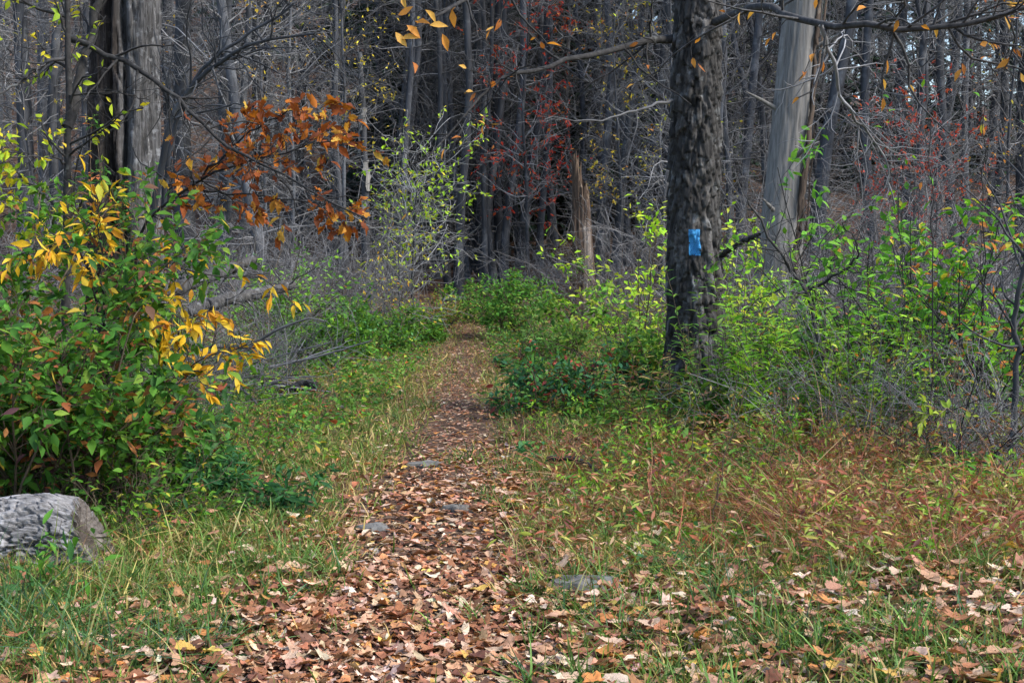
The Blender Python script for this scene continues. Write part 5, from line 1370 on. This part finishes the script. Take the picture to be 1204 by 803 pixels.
for q_ in range(10):
    px, d = rng.uniform(190, 330), rng.uniform(12.6, 15)
    a_ = gpt(px, d) + np.array([0, 0, rng.uniform(.03, .30)]); an_ = rng.uniform(-.5, .5); L_ = rng.uniform(.6, 1.3)
    e_ = a_ + L_ * np.array([math.cos(an_), math.sin(an_) * .6, rng.uniform(-.12, .30)])
    e_[2] = max(e_[2], float(height(e_[0], e_[1])) + .02)
    log_thing("dead_branch", "dead grey stick in the brush heap left of the trail", [a_, (a_ + e_) / 2 + rng.normal(0, .03, 3), e_], rng.uniform(.008, .02), .006, (M_TWIG, M_DARKTWIG, M_FAR)[q_ % 3], 1.2, n2=6, cat="branch")
log_thing("fallen_stick", "short black stick on the grass right of the trail", [on_ground(644, 9.7, .15), on_ground(672, 9.65, .155), on_ground(690, 9.6, .13), on_ground(707, 9.45, .06)], .020, .012, M_DARKTWIG, 1.0, 14, 8, cat="stick")
log_thing("fallen_log", "pale fallen log lying at the foot of the dark trunk stand", [on_ground(520, 31.5, .05), on_ground(548, 31.5, .06)], .06, .05, M_FAR, 1.4)
log_thing("dead_branch", "tangle-ended dead branch lying beneath the fallen logs", [P(205, 440, 12.8), P(240, 436, 13), P(275, 428, 13.3)], .012, .008, M_DARKTWIG, 1.4, n2=10, cat="branch")

# ------------------------------------------------------------------ stones in the trail
def stone(label, px, d, w, dp, h, seed):
    b_ = gpt(px, d); r_ = np.random.default_rng(seed)
    nt, nr = 18, 5
    th = np.arange(nt) * 2 * np.pi / nt
    out = 1 + .18 * r_.normal(size=nt)
    prof = [(1.0, -.5), (1.02, .35), (.9, .85), (.55, 1.0), (.2, 1.02)]
    V = np.concatenate([np.stack([np.cos(th) * out * w * p * .5, np.sin(th) * out * dp * p * .5, np.full(nt, z * h) + .10 * h * r_.normal(size=nt)], -1) for p, z in prof] + [[[0, 0, h]]])
    F_ = [[i * nt + j, i * nt + (j + 1) % nt, (i + 1) * nt + (j + 1) % nt, (i + 1) * nt + j] for i in range(nr - 1) for j in range(nt)]
    mb = MB().add(V, np.array(F_)); j = np.arange(nt)
    mb.add(V, np.stack([(nr - 1) * nt + j, (nr - 1) * nt + (j + 1) % nt, np.full(nt, nr * nt)], -1))
    o = mb.build("flat_stone", M_STONE, None, False)
    o.location = (float(b_[0]), float(b_[1]), float(b_[2]) + .018); o.rotation_euler = (0, 0, float(r_.uniform(-.3, .3)))
    tag(o, label, "stone", "flat stones in and beside the trail")
for a_ in (("largest flat grey stone on the trail's right verge", 690, 6.45, .34, .24, .055, 1), ("flat grey stone at the left of the trail midway up", 438, 7.9, .18, .16, .028, 2), ("rounded grey stone near the middle of the trail", 538, 8.45, .13, .10, .04, 3),
           ("grey stone lying across the trail's grassy hump", 500, 10.3, .30, .15, .03, 5),
           ("pale stone left of the trail near the dark log", 404, 13.6, .16, .12, .05, 7)):
    stone(*a_)

# ------------------------------------------------------------------ look-alikes that share a label are told apart by their order
ORD = ["first", "second", "third", "fourth", "fifth", "sixth", "seventh", "eighth", "ninth", "tenth", "eleventh", "twelfth", "thirteenth", "fourteenth", "fifteenth"]
bpy.context.view_layer.update()
same = {}
for o in scene.objects:
    if o.parent is None and "label" in o: same.setdefault(o["label"], []).append(o)
for lab, objs in same.items():
    if 1 < len(objs) <= 15:
        objs.sort(key=lambda q: float(proj(np.array(q.location))[0]))
        for q_, o in enumerate(objs): o["label"] = f"{lab}, {ORD[q_]} from left" if len(lab.split()) <= 13 else f"{ORD[q_]} {lab}"
